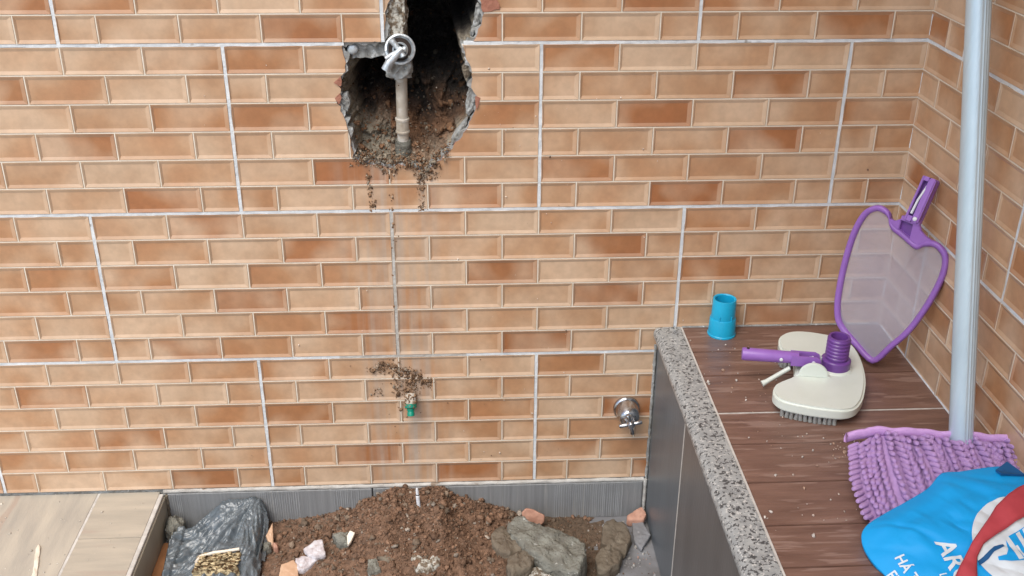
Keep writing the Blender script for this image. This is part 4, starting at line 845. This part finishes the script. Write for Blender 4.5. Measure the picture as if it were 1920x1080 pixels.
# bristle tufts under the rim
tm = None
rs = resample(inner, 92)
for i, p in enumerate(rs):
    if not ((p[1] < -0.355 and 0.688 < p[0] < 0.776) or p[1] > -0.215): continue
    if tm is None:
        tm = lathe('bristle_tuft', [(0.0, 0.0), (0.0040, 0.0), (0.0030, 0.0160), (0.0, 0.0160)], 'bristle', vh, 10); tm.location = (p[0] - 0.772, p[1] + 0.300, 0.0005)
    else:
        o = tm.copy(); C.objects.link(o); o.parent = vh; o.location = (p[0] - 0.772, p[1] + 0.300, 0.0005); o.rotation_euler = (random.uniform(-.12, .12), random.uniform(-.12, .12), random.random() * 3)
hd = Vector((0.122, -0.024, 0.0)).normalized(); hn = Vector((-hd.y, hd.x, 0)); pv = Vector((0.7660, -0.2760, 0.4470))
# hinge ears
half = [(math.cos(a) * 0.026, max(math.sin(a) * 0.025, -0.001)) for a in np.linspace(0, math.pi, 22)] + [(-0.032, -0.004), (0.032, -0.004)]
half = half[:22] + [(-0.034, -0.0035), (0.034, -0.0035)]
for s, t in ((-0.0215, 1), (0.0175, 1)):
    o_ = pv + hn * s; o_.z = 0.4285
    vat(prism('hinge_ear', half, 0.0, 0.005, 'offwhite', vh, frame=(o_, hd, Vector((0, 0, 1)), -hn), bev=0.0012, smooth=True))
# handle: round socket at the free end, flattened fork at the hinge
tip = pv - hd * 0.128 + Vector((0, 0, 0.002))
hpts = [tip, tip + hd * 0.003, tip + hd * 0.05, tip + hd * 0.088, tip + hd * 0.102]
hnd = vat(tube('handle', hpts, [0.0112, 0.0122, 0.0118, 0.0112, 0.0105], 'purple', vh, 26))
for s in (-1, 1):
    pr = [(-0.040, -0.0100), (0.004, -0.0100), (0.012, -0.0060), (0.014, 0.0), (0.012, 0.0065), (0.004, 0.0105), (-0.040, 0.0108)]
    vat(prism('fork_cheek', pr, -0.0024, 0.0024, 'purple', vh, frame=(pv + hn * s * 0.0098, hd, Vector((0, 0, 1)), hn), bev=0.001, smooth=True))
vat(prism('fork_floor', [(-0.040, -0.009), (-0.004, -0.009), (-0.004, 0.009), (-0.040, 0.009)], -0.0095, -0.006, 'purple2', vh, frame=(pv, hd, hn, Vector((0, 0, 1)))))
vat(tube('hinge_pin', [pv + hn * 0.020, pv - hn * 0.024], 0.0035, 'whiteplastic', vh, 14))
vat(tube('spring_clip', [pv - hd * 0.004 + Vector((0, 0, 0.004)), pv - hd * 0.012 + Vector((0, 0, -0.001))], 0.0030, 'whiteplastic', vh, 10))
vat(lathe('button', [(0.0032, 0.0), (0.0032, 0.0020), (0.0018, 0.003), (0.0, 0.003)], 'whiteplastic', vh, 16, tip + hd * 0.070 - hn * 0.0112, -hn))
vat(lathe('socket_hole', [(0.0030, 0.0), (0.0030, 0.0006), (0.0, 0.0006)], 'darkgap', vh, 14, tip + hd * 0.010 + Vector((0, 0, 0.0119)), (0, 0, 1)))
vat(tube('white_lever', [pv - hd * 0.088 - hn * 0.022 + Vector((0, 0, -0.046)), pv - hd * 0.080 - hn * 0.019 + Vector((0, 0, -0.042)), pv - hd * 0.040 - hn * 0.005 + Vector((0, 0, -0.018))], [0.0062, 0.0046, 0.0042], 'offwhite', vh, 10))
# ribbed hose connector
prof_ = [(0.0262, 0.0), (0.0266, 0.001), (0.0266, 0.0195), (0.0245, 0.0215), (0.0205, 0.0218)]
z = 0.0225
for k in range(6): prof_ += [(0.0196, z), (0.0212, z + 0.0018), (0.0212, z + 0.0046), (0.0196, z + 0.0066)]; z += 0.0070
prof_ += [(0.0196, z), (0.0190, z + 0.002), (0.0155, z + 0.002), (0.0150, z), (0.0150, 0.004), (0.0, 0.004)]
vat(lathe('hose_connector', prof_, 'purple2', vh, 44, (0.8118, -0.2700, 0.4250)))
vat(lathe('connector_base', [(0.0315, 0.0), (0.0315, 0.001), (0.0285, 0.004), (0.0262, 0.0045)], 'offwhite', vh, 44, (0.8118, -0.2700, 0.4248)))

# pool skimmer net leaning in the corner
B = Vector((0.91551, -0.19164, 0.3805)); sa = Vector((0.0896, 0.05668, 0.99436)); sw = Vector((0.66764, -0.74427, -0.01773)); sn = Vector((-0.73907, -0.66547, 0.10453))
sk = thing('pool_skimmer', 'purple hand skimmer with grey netting leaning in the wall corner', 'pool skimmer', tuple(B))
sl_ = tuple(-B)
def sat(o): o.location = sl_; return o
outer = [(0.0014, 0.0064), (-0.0476, 0.0286), (-0.0848, 0.054), (-0.0985, 0.0843), (-0.1038, 0.1263), (-0.1047, 0.1777), (-0.1015, 0.2296), (-0.0948, 0.265), (-0.0839, 0.2908), (-0.0664, 0.3053), (-0.0504, 0.3076), (-0.0365, 0.3009), (-0.0300, 0.2870), (-0.0205, 0.2790), (-0.0019, 0.2720), (0.0265, 0.2600), (0.0400, 0.2690), (0.0535, 0.2741), (0.0701, 0.2706), (0.0849, 0.2577), (0.0912, 0.236), (0.0901, 0.2077), (0.0834, 0.1729), (0.073, 0.136), (0.056, 0.0916), (0.0327, 0.0523)]
def P3(a, b, h=0.0): return B + sw * a + sa * b + sn * h
so_ = np.array([np.array(outer[0])] + [q for q in smooth_loop(outer, 4)][1:])
n_ = len(so_); cen = np.array([-0.005, 0.16]); V, F = [], []
for i in range(n_):
    p = so_[i]; t = so_[(i + 1) % n_] - so_[i - 1]; t /= np.linalg.norm(t); nn = np.array([t[1], -t[0]])
    if nn @ (p - cen) < 0 and not (abs(p[0]) < 0.04 and p[1] > 0.25): nn = -nn
    if abs(p[0]) < 0.045 and p[1] > 0.25: nn = np.array([0, 1.0])
    low = max(0, 1 - p[1] / 0.10); dep = 0.012 + 0.020 * low
    wd = 0.0112
    a, b = p, p - nn * wd; m1, m2 = p - nn * wd * 0.3, p - nn * wd * 0.7
    for (q, h) in ((a, -0.003), (a - nn * .0006, 0.0035), (m1, 0.0055), (m2, 0.0040), (b, 0.0015), (b, -0.004), (p - nn * wd * .5, -dep)): V.append(P3(q[0], q[1], h))
for i in range(n_):
    j = (i + 1) % n_
    for k in range(7): F.append((i * 7 + k, i * 7 + (k + 1) % 7, j * 7 + (k + 1) % 7, j * 7 + k))
me = pydata('rim_frame', V, F); bm = bmesh.new(); bm.from_mesh(me); bmesh.ops.recalc_face_normals(bm, faces=bm.faces); bm.to_mesh(me); bm.free()
me.polygons.foreach_set('use_smooth', [True] * len(me.polygons)); sat(link('rim_frame', me, sk, 'purple'))
# netting, sagging a little
ringp = [cen + (p - cen) * 0.972 for p in so_]; V = [P3(cen[0], cen[1], -0.014)]; F = []
rr_ = (0.25, 0.5, 0.75, 0.92, 1.0)
for r in rr_:
    for p in ringp: q = cen + (p - cen) * r; V.append(P3(q[0], q[1], -0.014 * (1 - r ** 2) - 0.001))
for k in range(n_): F.append((0, 1 + k, 1 + (k + 1) % n_))
for i in range(len(rr_) - 1):
    for k in range(n_): F.append((1 + i * n_ + k, 1 + (i + 1) * n_ + k, 1 + (i + 1) * n_ + (k + 1) % n_, 1 + i * n_ + (k + 1) % n_))
sat(link('netting', pydata('netting', V, F, True), sk, 'net'))
fr_ = (B, sw, sa, sn)
neckL = [(-0.0340, 0.2900), (-0.0225, 0.2885), (-0.0105, 0.2965), (-0.0105, 0.2745), (-0.0250, 0.2780), (-0.0325, 0.2830)]
neckR = [(0.0125, 0.2950), (0.0235, 0.2960), (0.0290, 0.2850), (0.0400, 0.2775), (0.0535, 0.2735), (0.0390, 0.2650), (0.0286, 0.2571), (0.0125, 0.2630)]
sat(prism('neck', neckL, -0.004, 0.004, 'purple', sk, fr_, bev=0.0012)); sat(prism('neck', neckR, -0.004, 0.004, 'purple', sk, fr_, bev=0.0012))
sat(prism('neck_bridge', [(-0.0110, 0.2760), (0.0130, 0.2660), (0.0130, 0.2580), (-0.0110, 0.2690)], -0.004, 0.0045, 'purple', sk, fr_))
sat(prism('neck_bridge', [(-0.0110, 0.3030), (0.0240, 0.3010), (0.0240, 0.2920), (-0.0110, 0.2945)], -0.004, 0.0052, 'purple', sk, fr_, bev=.001))
sat(prism('neck_recess', [(-0.0108, 0.2965), (0.0130, 0.2940), (0.0130, 0.2640), (-0.0108, 0.2750)], -0.0055, -0.0035, 'purple2', sk, fr_))
# handle: open channel with a white spring clip, kinked back to the wall
h0 = P3(0.0090, 0.296, 0.002); h1 = Vector((0.9755, -0.1660, 0.7520)); ha = (h1 - h0); HL = ha.length; ha.normalize()
hf = (sn - ha * sn.dot(ha)).normalized(); hs = ha.cross(hf).normalized()
if hs.dot(sw) < 0: hs = -hs
def HF(a, h): return (h0, hs, ha, hf)
hw = 0.0128
hfr = (h0, hs, ha, hf)
sat(prism('handle', [(-hw, 0), (hw, 0), (hw, HL), (-hw, HL)], -0.016, -0.004, 'purple', sk, hfr, bev=0.002))
sat(prism('handle_side', [(-hw, 0.0), (-hw + 0.0040, 0.0), (-hw + 0.0040, HL), (-hw, HL)], -0.0045, 0.009, 'purple', sk, hfr, bev=0.001))
sat(prism('handle_side', [(hw - 0.0130, 0.0), (hw, 0.0), (hw, HL), (hw - 0.0130, HL)], -0.0045, 0.009, 'purple', sk, hfr, bev=0.002))
sat(prism('handle_end', [(-hw + 0.004, HL - 0.0075), (hw - 0.013, HL - 0.0075), (hw - 0.013, HL), (-hw + 0.004, HL)], -0.0045, 0.0088, 'purple', sk, hfr))
sat(prism('handle_end', [(-hw + 0.004, 0.0), (hw - 0.013, 0.0), (hw - 0.013, 0.010), (-hw + 0.004, 0.010)], -0.0045, 0.0088, 'purple', sk, hfr))
sat(prism('handle_slot', [(-hw + 0.0042, 0.010), (hw - 0.0132, 0.010), (hw - 0.0132, HL - 0.0077), (-hw + 0.0042, HL - 0.0077)], -0.0042, -0.0030, 'purple2', sk, hfr))
sat(tube('spring_clip', [h0 + hs * -0.0050 + ha * 0.014 + hf * 0.0065, h0 + hs * -0.0035 + ha * 0.040 + hf * 0.0075, h0 + hs * -0.0005 + ha * (HL - 0.026) + hf * 0.0070, h0 + hs * 0.0 + ha * (HL - 0.016) + hf * 0.003], [0.0026, 0.0023, 0.0020, 0.0024], 'whiteplastic', sk, 10))
sat(lathe('button', [(0.0038, 0.0), (0.0038, 0.002), (0.0022, 0.0032), (0.0, 0.0032)], 'whiteplastic', sk, 18, h0 + hs * 0.0062 + ha * 0.007 + hf * 0.0088, hf))

# chenille mop with its fluted pole
mp = thing('chenille_mop', 'lilac chenille mop head on a tall grey aluminium pole', 'mop', (0.95, -0.493, ZT))
ml = (-0.95, 0.493, -ZT)
def mat_(o): o.location = ml; return o
p0 = Vector((0.9300, -0.5310, 0.428)); p1 = Vector((0.9300, -0.0215, 1.918)); pd = (p1 - p0).normalized(); L = (p1 - p0).length
q = Vector((0, 0, 1)).rotation_difference(pd).to_matrix(); ns = 72; V, F = [], []
for h in (0.0, 0.004, L * 0.5, L):
    for k in range(ns):
        a = 2 * math.pi * k / ns; r = 0.0186 - (0.0015 if (k % 3 == 0 and (-1.75 < math.atan2(math.sin(a), math.cos(a)) < -0.8)) else 0) - (0.001 if h == 0 else 0)
        V.append(p0 + q @ Vector((r * math.cos(a), r * math.sin(a), h)))
for i in range(3):
    for k in range(ns): F.append((i * ns + k, i * ns + (k + 1) % ns, (i + 1) * ns + (k + 1) % ns, (i + 1) * ns + k))
F.append(tuple(3 * ns + k for k in range(ns))); F.append(tuple(reversed(range(ns))))
me = pydata('pole', V, F); me.polygons.foreach_set('use_smooth', [len(p.vertices) == 4 for p in me.polygons]); mat_(link('pole', me, mp, 'alu'))
mat_(lathe('pole_rivet', [(0.0035, 0), (0.0035, 0.002), (0.0018, 0.0032), (0, 0.0032)], 'chrome', mp, 14, p0 + Vector((-0.0185, -0.006, 0.010)), (-1, -0.3, 0)))
def mop_s(s, t):
    """s 0..1 left to right, t 0..1 from the hem at the back down to the front"""
    x = 0.772 + 0.228 * s - 0.018 * math.sin(t * math.pi * 0.9) * max(0, 1 - s * 4) - 0.022 * t * max(0, 1 - s * 3); y = -0.497 - 0.040 * s - 0.180 * t * (0.92 + 0.08 * s) - 0.006 * math.sin(s * 23)
    z = 0.3775 + 0.004 + 0.056 * (1 - t ** 1.6) * (1 - 0.45 * max(0, 1 - s * 5) ** 2) - 0.011 * (0.5 - 0.5 * math.cos(s * 2 * math.pi * 5.2)) * min(1, t * 4)
    return Vector((x, y, z))
V, F = [], []; na, nb = 60, 24
for i in range(na):
    for j in range(nb): V.append(mop_s(i / (na - 1), j / (nb - 1)))
for i in range(na): p = mop_s(i / (na - 1), 1); V.append(Vector((p.x, p.y, ZT + 0.0004)))
for i in range(na): p = mop_s(i / (na - 1), 0); V.append(Vector((p.x, p.y, ZT + 0.0004)))
for i in range(na - 1):
    for j in range(nb - 1): F.append((i * nb + j, i * nb + j + 1, (i + 1) * nb + j + 1, (i + 1) * nb + j))
    o0 = na * nb; F.append((i * nb + nb - 1, o0 + i, o0 + i + 1, (i + 1) * nb + nb - 1)); o1 = o0 + na; F.append((o1 + i, i * nb, (i + 1) * nb, o1 + i + 1)); F.append((o0 + i, o1 + i, o1 + i + 1, o0 + i + 1))
mat_(link('mop_pad', pydata('mop_pad', V, F, True), mp, 'mop'))
# hem: folded cloth band along the back
V, F = [], []; nh = 70
for i in range(nh):
    s = -0.03 + 1.03 * i / (nh - 1); p = mop_s(max(s, 0), 0); p.x = 0.762 + 0.238 * s; p.y = -0.497 - 0.040 * s; p.z = 0.4345 - 0.012 * max(0, 1 - s * 6); wv = 0.0012 * math.sin(s * 19) + 0.0008 * math.sin(s * 41)
    g = Vector((0, 1, 0))
    for a, b in ((0.004 + wv, 0.001), (0.0, 0.0185 + wv), (0.004, 0.0215 + wv), (0.010, 0.018 + wv), (0.014, 0.004 + wv), (0.012, -0.004)): V.append(Vector((p.x, p.y - 0.006 + a, p.z - 0.002 + b * (0.9 if s < 0.1 else 1))))
for i in range(nh - 1):
    for k in range(6): F.append((i * 6 + k, i * 6 + (k + 1) % 6, (i + 1) * 6 + (k + 1) % 6, (i + 1) * 6 + k))
F.append(tuple(range(6))); F.append(tuple((nh - 1) * 6 + k for k in reversed(range(6))))
mat_(link('hem', pydata('hem', V, F, True), mp, 'mophem'))
# chenille fingers, each one its own
sv, sf = [], []; prf = [(0.0, 0.0), (0.0036, 0.0004), (0.0041, 0.004), (0.0041, 0.009), (0.0041, 0.013), (0.0039, 0.0165), (0.0029, 0.0192), (0.0, 0.0204)]
proto = lathe('strand', prf, 'mop', mp, 9); first = True; sc = 0
cells = []
for j in range(16):
    for i in range(29):
        u_ = (i + 0.5) / 29.0; sx_ = min(max(u_ + 0.008 * math.sin(u_ * 2 * math.pi * 5.2), 0), 1); t = (j + 0.15 + 0.35 * (i % 2) + random.uniform(-.06, .06)) / 16.0
        cells.append((sx_, t, mop_s(sx_, t)))
# the ones under the bag are out of sight
def seen(p): return not (p.y < -0.628 and p.x > 0.80 - (-p.y - 0.628) * 1.3)
cells = [c for c in cells if seen(c[2])]; random.shuffle(cells)
cells.sort(key=lambda c: 0 if c[0] < 0.60 else 1)
SV, SF = [], []; base_me = proto.data
for n_c, (s_, t, p) in enumerate(cells):
    e = 1e-3; du = (mop_s(min(s_ + e, 1), t) - mop_s(max(s_ - e, 0), t)).normalized(); dv = (mop_s(s_, min(t + e, 1)) - mop_s(s_, max(t - e, 0))).normalized(); nn = du.cross(dv); nn = nn if nn.z > 0 else -nn
    pleat = math.sin(s_ * 2 * math.pi * 5.2)
    lf = max(0, 1 - s_ / 0.13)
    d = dv * 0.9 + nn * (0.70 - 0.30 * lf) + du * (0.16 * pleat * (1 - lf) - 1.0 * lf) + Vector((random.gauss(0, .05), random.gauss(0, .04), random.gauss(0, .04)))
    if p.z < ZT + 0.012 and d.z < 0: d.z = 0.05
    d.normalize(); sc = random.uniform(0.9, 1.12)
    mx_ = Matrix.Translation(p + nn * 0.0015 + Vector(ml) + du * random.uniform(-.001, .001)) @ Vector((0, 0, 1)).rotation_difference(d).to_matrix().to_4x4() @ Matrix.Diagonal((1.06, 1.06, sc * 1.05, 1))
    if n_c < 298:
        o = proto if n_c == 0 else proto.copy()
        if n_c: C.objects.link(o); o.parent = mp
        o.matrix_local = mx_
    else:
        b0_ = len(SV); SV += [mx_ @ v.co for v in base_me.vertices]; SF += [tuple(q + b0_ for q in f.vertices) for f in base_me.polygons]
if SV: link('strand_pile', pydata('strand_pile', SV, SF, True), mp, 'mop')['kind'] = 'stuff'

# blue tote bag
bg_n = Vector((-0.10054, -0.24131, 0.96523)); e1 = Vector((0.99493, -0.02439, 0.09754)); e2 = Vector((0, 0.97014, 0.24254)); Bo = Vector((0.718, -0.69, 0.402))
tb = thing('tote_bag', 'bright blue tote bag with white lettering and a red strap, on the bench', 'bag', (0.85, -0.73, ZT)); bl_ = (-0.85, 0.73, -ZT)
def bat(o): o.location = bl_; return o
bo = [(-0.0089, -0.0208), (0.0057, 0.0014), (0.0391, 0.0201), (0.0767, 0.0378), (0.116, 0.0586), (0.145, 0.0833), (0.1739, 0.0841), (0.2117, 0.087), (0.2397, 0.0858), (0.255, 0.0735), (0.274, 0.0488), (0.272, -0.0069), (0.2485, -0.1121), (0.2094, -0.1671), (0.1447, -0.1849), (0.079, -0.1703), (0.0316, -0.1407), (0.0074, -0.091), (-0.0073, -0.0535)]
bs = np.array(smooth_loop(bo, 9)); BC_ = np.array([0.135, -0.045]); ang = np.arctan2(bs[:, 1] - BC_[1], bs[:, 0] - BC_[0]); rad_ = np.hypot(bs[:, 0] - BC_[0], bs[:, 1] - BC_[1]); od = np.argsort(ang)
AA = np.r_[ang[od] - 2 * np.pi, ang[od], ang[od] + 2 * np.pi]; RA = np.r_[rad_[od]] ; RA = np.r_[RA, RA, RA]
def bag_pt(a, b, lift=0.0):
    dx, dy = a - BC_[0], b - BC_[1]; r = math.hypot(dx, dy) / np.interp(math.atan2(dy, dx), AA, RA); r = min(r, 1.0)
    h = 0.026 * (1 - r ** 3.0) + 0.006 * math.exp(-((a - 0.05) ** 2 + (b + 0.02) ** 2) / 0.0016) * (1 - r) - 0.0045 * math.exp(-((b - 0.45 * (a - 0.02) + 0.03) / 0.012) ** 2) * (1 if a < 0.1 else max(0, 1 - (a - 0.1) / 0.05)) * (1 - r ** 2)
    cr = abs(noise.noise(Vector((a * 13 + b * 20, b * 9 - a * 6, 2.0)))); h += (0.0042 * fbm(a * 16, b * 16, 3.0, 2) - 0.0032 * max(0, 1 - cr * 3.5) + 0.0012 * fbm(a * 60 + b * 30, b * 25, 5.0, 2)) * (1 - r ** 4)
    p = Bo + e1 * a + e2 * b + bg_n * (h + lift); p.z = max(p.z, ZT + 0.0015 + lift + 0.02 * (1 - r ** 2)); return p
V, F = [], []; nb_ = len(bs); rings = list(np.linspace(0.04, 0.92, 30)) + [0.945, 0.965, 0.98, 0.99, 1.0]
V.append(bag_pt(*BC_))
for r in rings:
    for p in bs: q = BC_ + (p - BC_) * r; V.append(bag_pt(q[0], q[1]))
nf = len(V)
for r, dz in ((0.99, -0.008), (0.96, -0.03)):
    for p in bs: q = BC_ + (p - BC_) * r; v = Bo + e1 * q[0] + e2 * q[1] + bg_n * dz; v.z = max(v.z, ZT + 0.0008); V.append(v)
for k in range(nb_): F.append((0, 1 + k, 1 + (k + 1) % nb_))
for i in range(len(rings) + 1):
    for k in range(nb_): F.append((1 + i * nb_ + k, 1 + (i + 1) * nb_ + k, 1 + (i + 1) * nb_ + (k + 1) % nb_, 1 + i * nb_ + (k + 1) % nb_))
F.append(tuple(1 + (len(rings) + 1) * nb_ + k for k in range(nb_)))
me = pydata('bag_body', V, F, True); bat(link('bag_body', me, tb, 'bagblue'))
def on_bag(name, polys, lift, m, dy=0.0):
    """flat shape laid on the cloth: fine triangulated patch following the surface"""
    bm = bmesh.new()
    for poly in polys:
        vs = [bm.verts.new((float(a) - dy * 0.2, float(b) - dy, 0)) for a, b in poly]; bm.faces.new(vs)
    bmesh.ops.triangulate(bm, faces=bm.faces[:])
    for _ in range(6):
        ed = [e for e in bm.edges if e.calc_length() > 0.005]
        if not ed: break
        bmesh.ops.subdivide_edges(bm, edges=ed, cuts=1); bmesh.ops.triangulate(bm, faces=bm.faces[:])
    for v in bm.verts: v.co = bag_pt(v.co.x, v.co.y, lift)
    me = bpy.data.meshes.new(name); bm.to_mesh(me); bm.free(); me.polygons.foreach_set('use_smooth', [True] * len(me.polygons))
    return bat(link(name, me, tb, m))
cc = np.array((0.1985, -0.0655)); circ = [(cc[0] + 0.067 * math.cos(a) + 0.014 * math.sin(a), cc[1] + 0.078 * math.sin(a)) for a in np.linspace(0, 2 * math.pi, 60, endpoint=False)]
on_bag('printed_disc', [circ], 0.0015, 'print')
on_bag('printed_swoosh', [[(0.1316, -0.0799), (0.1402, -0.0753), (0.1612, -0.0609), (0.1745, -0.0587), (0.1753, -0.0625), (0.1577, -0.0698), (0.1462, -0.0796), (0.1308, -0.0879)]], 0.0023, 'bagdark', 0.010)
on_bag('printed_panel', [[(0.1818, -0.0482), (0.2246, -0.0281), (0.2381, -0.0218), (0.2400, -0.05), (0.2107, -0.0865), (0.2006, -0.0854), (0.1859, -0.0875), (0.1735, -0.088), (0.1581, -0.0845), (0.1587, -0.0791), (0.1718, -0.0769), (0.1776, -0.0683)]], 0.0023, 'bagblue', 0.010)
for bq in ([(0.18, -0.0489), (0.1870, -0.0455), (0.1931, -0.0846), (0.1855, -0.0865)], [(0.1990, -0.0424), (0.2060, -0.0385), (0.2085, -0.0754), (0.2020, -0.0850)], [(0.1900, -0.0633), (0.1935, -0.062), (0.1985, -0.0849), (0.1950, -0.0856)], [(0.2110, -0.0361), (0.2175, -0.0325), (0.2220, -0.0731), (0.2155, -0.076)], [(0.2230, -0.0300), (0.2290, -0.0270), (0.2330, -0.060), (0.2280, -0.064)]):
    on_bag('printed_bar', [bq], 0.0031, 'print', 0.010)
def lettering(txt, org, dr, upv, size, m='print', lift=0.0014, bold=0.0):
    cu = bpy.data.curves.new('lettering', 'FONT'); cu.body = txt; cu.size = 1.0; cu.offset = bold; cu.resolution_u = 4
    ob = bpy.data.objects.new('lettering_tmp', cu); C.objects.link(ob); dg = bpy.context.evaluated_depsgraph_get()
    me = bpy.data.meshes.new_from_object(ob.evaluated_get(dg)); bpy.data.objects.remove(ob)
    bm = bmesh.new(); bm.from_mesh(me); bmesh.ops.triangulate(bm, faces=bm.faces[:])
    for _ in range(3):
        ed = [e for e in bm.edges if e.calc_length() > 0.25]
        if not ed: break
        bmesh.ops.subdivide_edges(bm, edges=ed, cuts=1); bmesh.ops.triangulate(bm, faces=bm.faces[:])
    d = np.array(dr) / np.linalg.norm(dr); u = np.array(upv) / np.linalg.norm(upv)
    for v in bm.verts:
        a = np.array(org) + d * v.co.x * size + u * v.co.y * size; v.co = bag_pt(a[0], a[1], lift)
    me2 = bpy.data.meshes.new('lettering'); bm.to_mesh(me2); bm.free(); return bat(link('lettering', me2, tb, m))
dr = (0.10, -1.0); uv = (1.0, 0.12)
lettering('ARCO', (0.0820, -0.0545), dr, uv, 0.0370, bold=0.02)
lettering('HÁ T', (0.0225, -0.0660), (0.22, -1), (1, 0.2), 0.0190, bold=0.02)
lettering('EN', (0.0060, -0.0860), (0.3, -1), (1, 0.3), 0.0180, bold=0.02)
lettering('L', (0.0700, -0.1050), dr, uv, 0.0150, bold=0.01)
# red webbing strap lying over the bag
su = [(0.272, 0.0510), (0.2526, 0.0386), (0.2219, 0.0197), (0.1875, -0.0064), (0.1629, -0.0328), (0.1303, -0.065), (0.1031, -0.0967), (0.0868, -0.1163)]
sd = [(0.262, -0.0060), (0.2269, -0.0225), (0.2027, -0.0353), (0.1729, -0.051), (0.143, -0.0682), (0.1288, -0.085), (0.1235, -0.0989), (0.1158, -0.1193)]
V, F = [], []; ni, nj = 48, 7
for i in range(ni):
    t = i / (ni - 1) * 7; a = np.array([np.interp(t, range(8), [q[k] for q in su]) for k in (0, 1)]); b = np.array([np.interp(t, range(8), [q[k] for q in sd]) for k in (0, 1)])
    for j in range(nj): q = a + (b - a) * j / (nj - 1); V.append(bag_pt(q[0], q[1], 0.0048 + 0.003 * math.sin(j / (nj - 1) * math.pi)))
for i in range(ni - 1):
    for j in range(nj - 1): F.append((i * nj + j, (i + 1) * nj + j, (i + 1) * nj + j + 1, i * nj + j + 1))
me = pydata('strap', V, F, True); o = bat(link('strap', me, tb, 'strap')); md = o.modifiers.new('thick', 'SOLIDIFY'); md.thickness = 0.0018; md.offset = 1
# folded mouth of the bag, its inner shade painted in dark blue
V = [bag_pt(0.2200, 0.0700, 0.001), bag_pt(0.2432, 0.0800, 0.001), bag_pt(0.2640, 0.0620, 0.001), bag_pt(0.2235, 0.0590, 0.002)]
V = [V[0] + Vector((0, 0, 0.004)), V[1] + Vector((0.0, 0.004, 0.010)), V[2] + Vector((0, 0, 0.003)), V[3] + Vector((0, 0, 0.004))]
bat(link('bag_mouth_fold', pydata('bag_mouth_fold', V + [v - Vector((0, 0, 0.003)) for v in V], [(0, 1, 2, 3), (7, 6, 5, 4), (0, 4, 5, 1), (1, 5, 6, 2), (2, 6, 7, 3), (3, 7, 4, 0)]), tb, 'bagdark'))

# ------------------------------------------------------------------ crumbs
def crumbs(name, label, cat, n, fn, sizes, cols, m='soil'):
    P, Rr, Kc = [], [], []
    for _ in range(n):
        r = min(sizes[1], sizes[0] * math.exp(random.gauss(0, .6))); x, y, z = fn(); P.append((x, y, z + r * .4)); Rr.append(r); g = random.uniform(.8, 1.15); Kc.append(tuple(q * g for q in random.choice(cols)))
    o = clods(name, P, Rr, Kc, m, None); o['label'] = label; o['category'] = cat; o['kind'] = 'stuff'
bl3 = [(0.73, -0.425, .05), (0.80, -0.455, .022), (0.80, -0.47, .03), (0.68, -0.10, .05), (0.64, -0.2, .05), (0.70, -0.30, .06), (0.72, -0.5, .07), (0.66, -0.65, .05), (0.77, -0.447, .012)]
def bfn():
    a = random.choice(bl3); return min(max(random.gauss(a[0], a[2]), .59), .98), min(random.gauss(a[1], a[2] * .6), -0.016), ZT
crumbs('bench_crumbs', 'pale mortar crumbs scattered over the wood-look bench top', 'crumbs', 170, bfn, (0.0010, 0.0034), [(0.55, 0.45, 0.38), (0.6, 0.55, 0.5), (0.45, 0.30, 0.22)])
crumbs('floor_crumbs', 'pale mortar crumbs scattered on the raised grey floor', 'crumbs', 60, lambda: (random.uniform(-0.86, -0.54), -random.uniform(0.03, 0.30), -0.005), (0.0009, 0.0032), [(0.62, 0.58, 0.5), (0.55, 0.5, 0.42)])
crumbs('pit_grit', 'grit and pale chips on the bare grey floor beside the bench', 'grit', 240, lambda: (random.uniform(0.40, 0.532), -random.uniform(0.03, 0.30), -0.1015), (0.0012, 0.0042), [(0.30, 0.29, 0.28), (0.5, 0.48, 0.45), (0.16, 0.11, 0.08), (0.36, 0.24, 0.2)])
rub('mortar_smear', 'long dried whitish mortar smear on the raised grey floor', 'mortar', [(-0.705, -0.32), (-0.708, -0.268), (-0.728, -0.193), (-0.730, -0.176), (-0.722, -0.184), (-0.699, -0.268), (-0.693, -0.32)], -0.0022, 0.003, 'slab', seed=41, rough=0.02, n=50, dome=0.2)
crumbs('mortar_specks', 'tiny pale mortar specks spattered over the orange wall tiles', 'specks', 170, lambda: (random.gauss(0.2, 0.35) if random.random() < .6 else random.gauss(0.25, .06), -0.0092, random.uniform(0.05, 0.95)), (0.0006, 0.0017), [(0.75, 0.68, 0.6), (0.7, 0.6, 0.5), (0.2, 0.13, 0.09)])
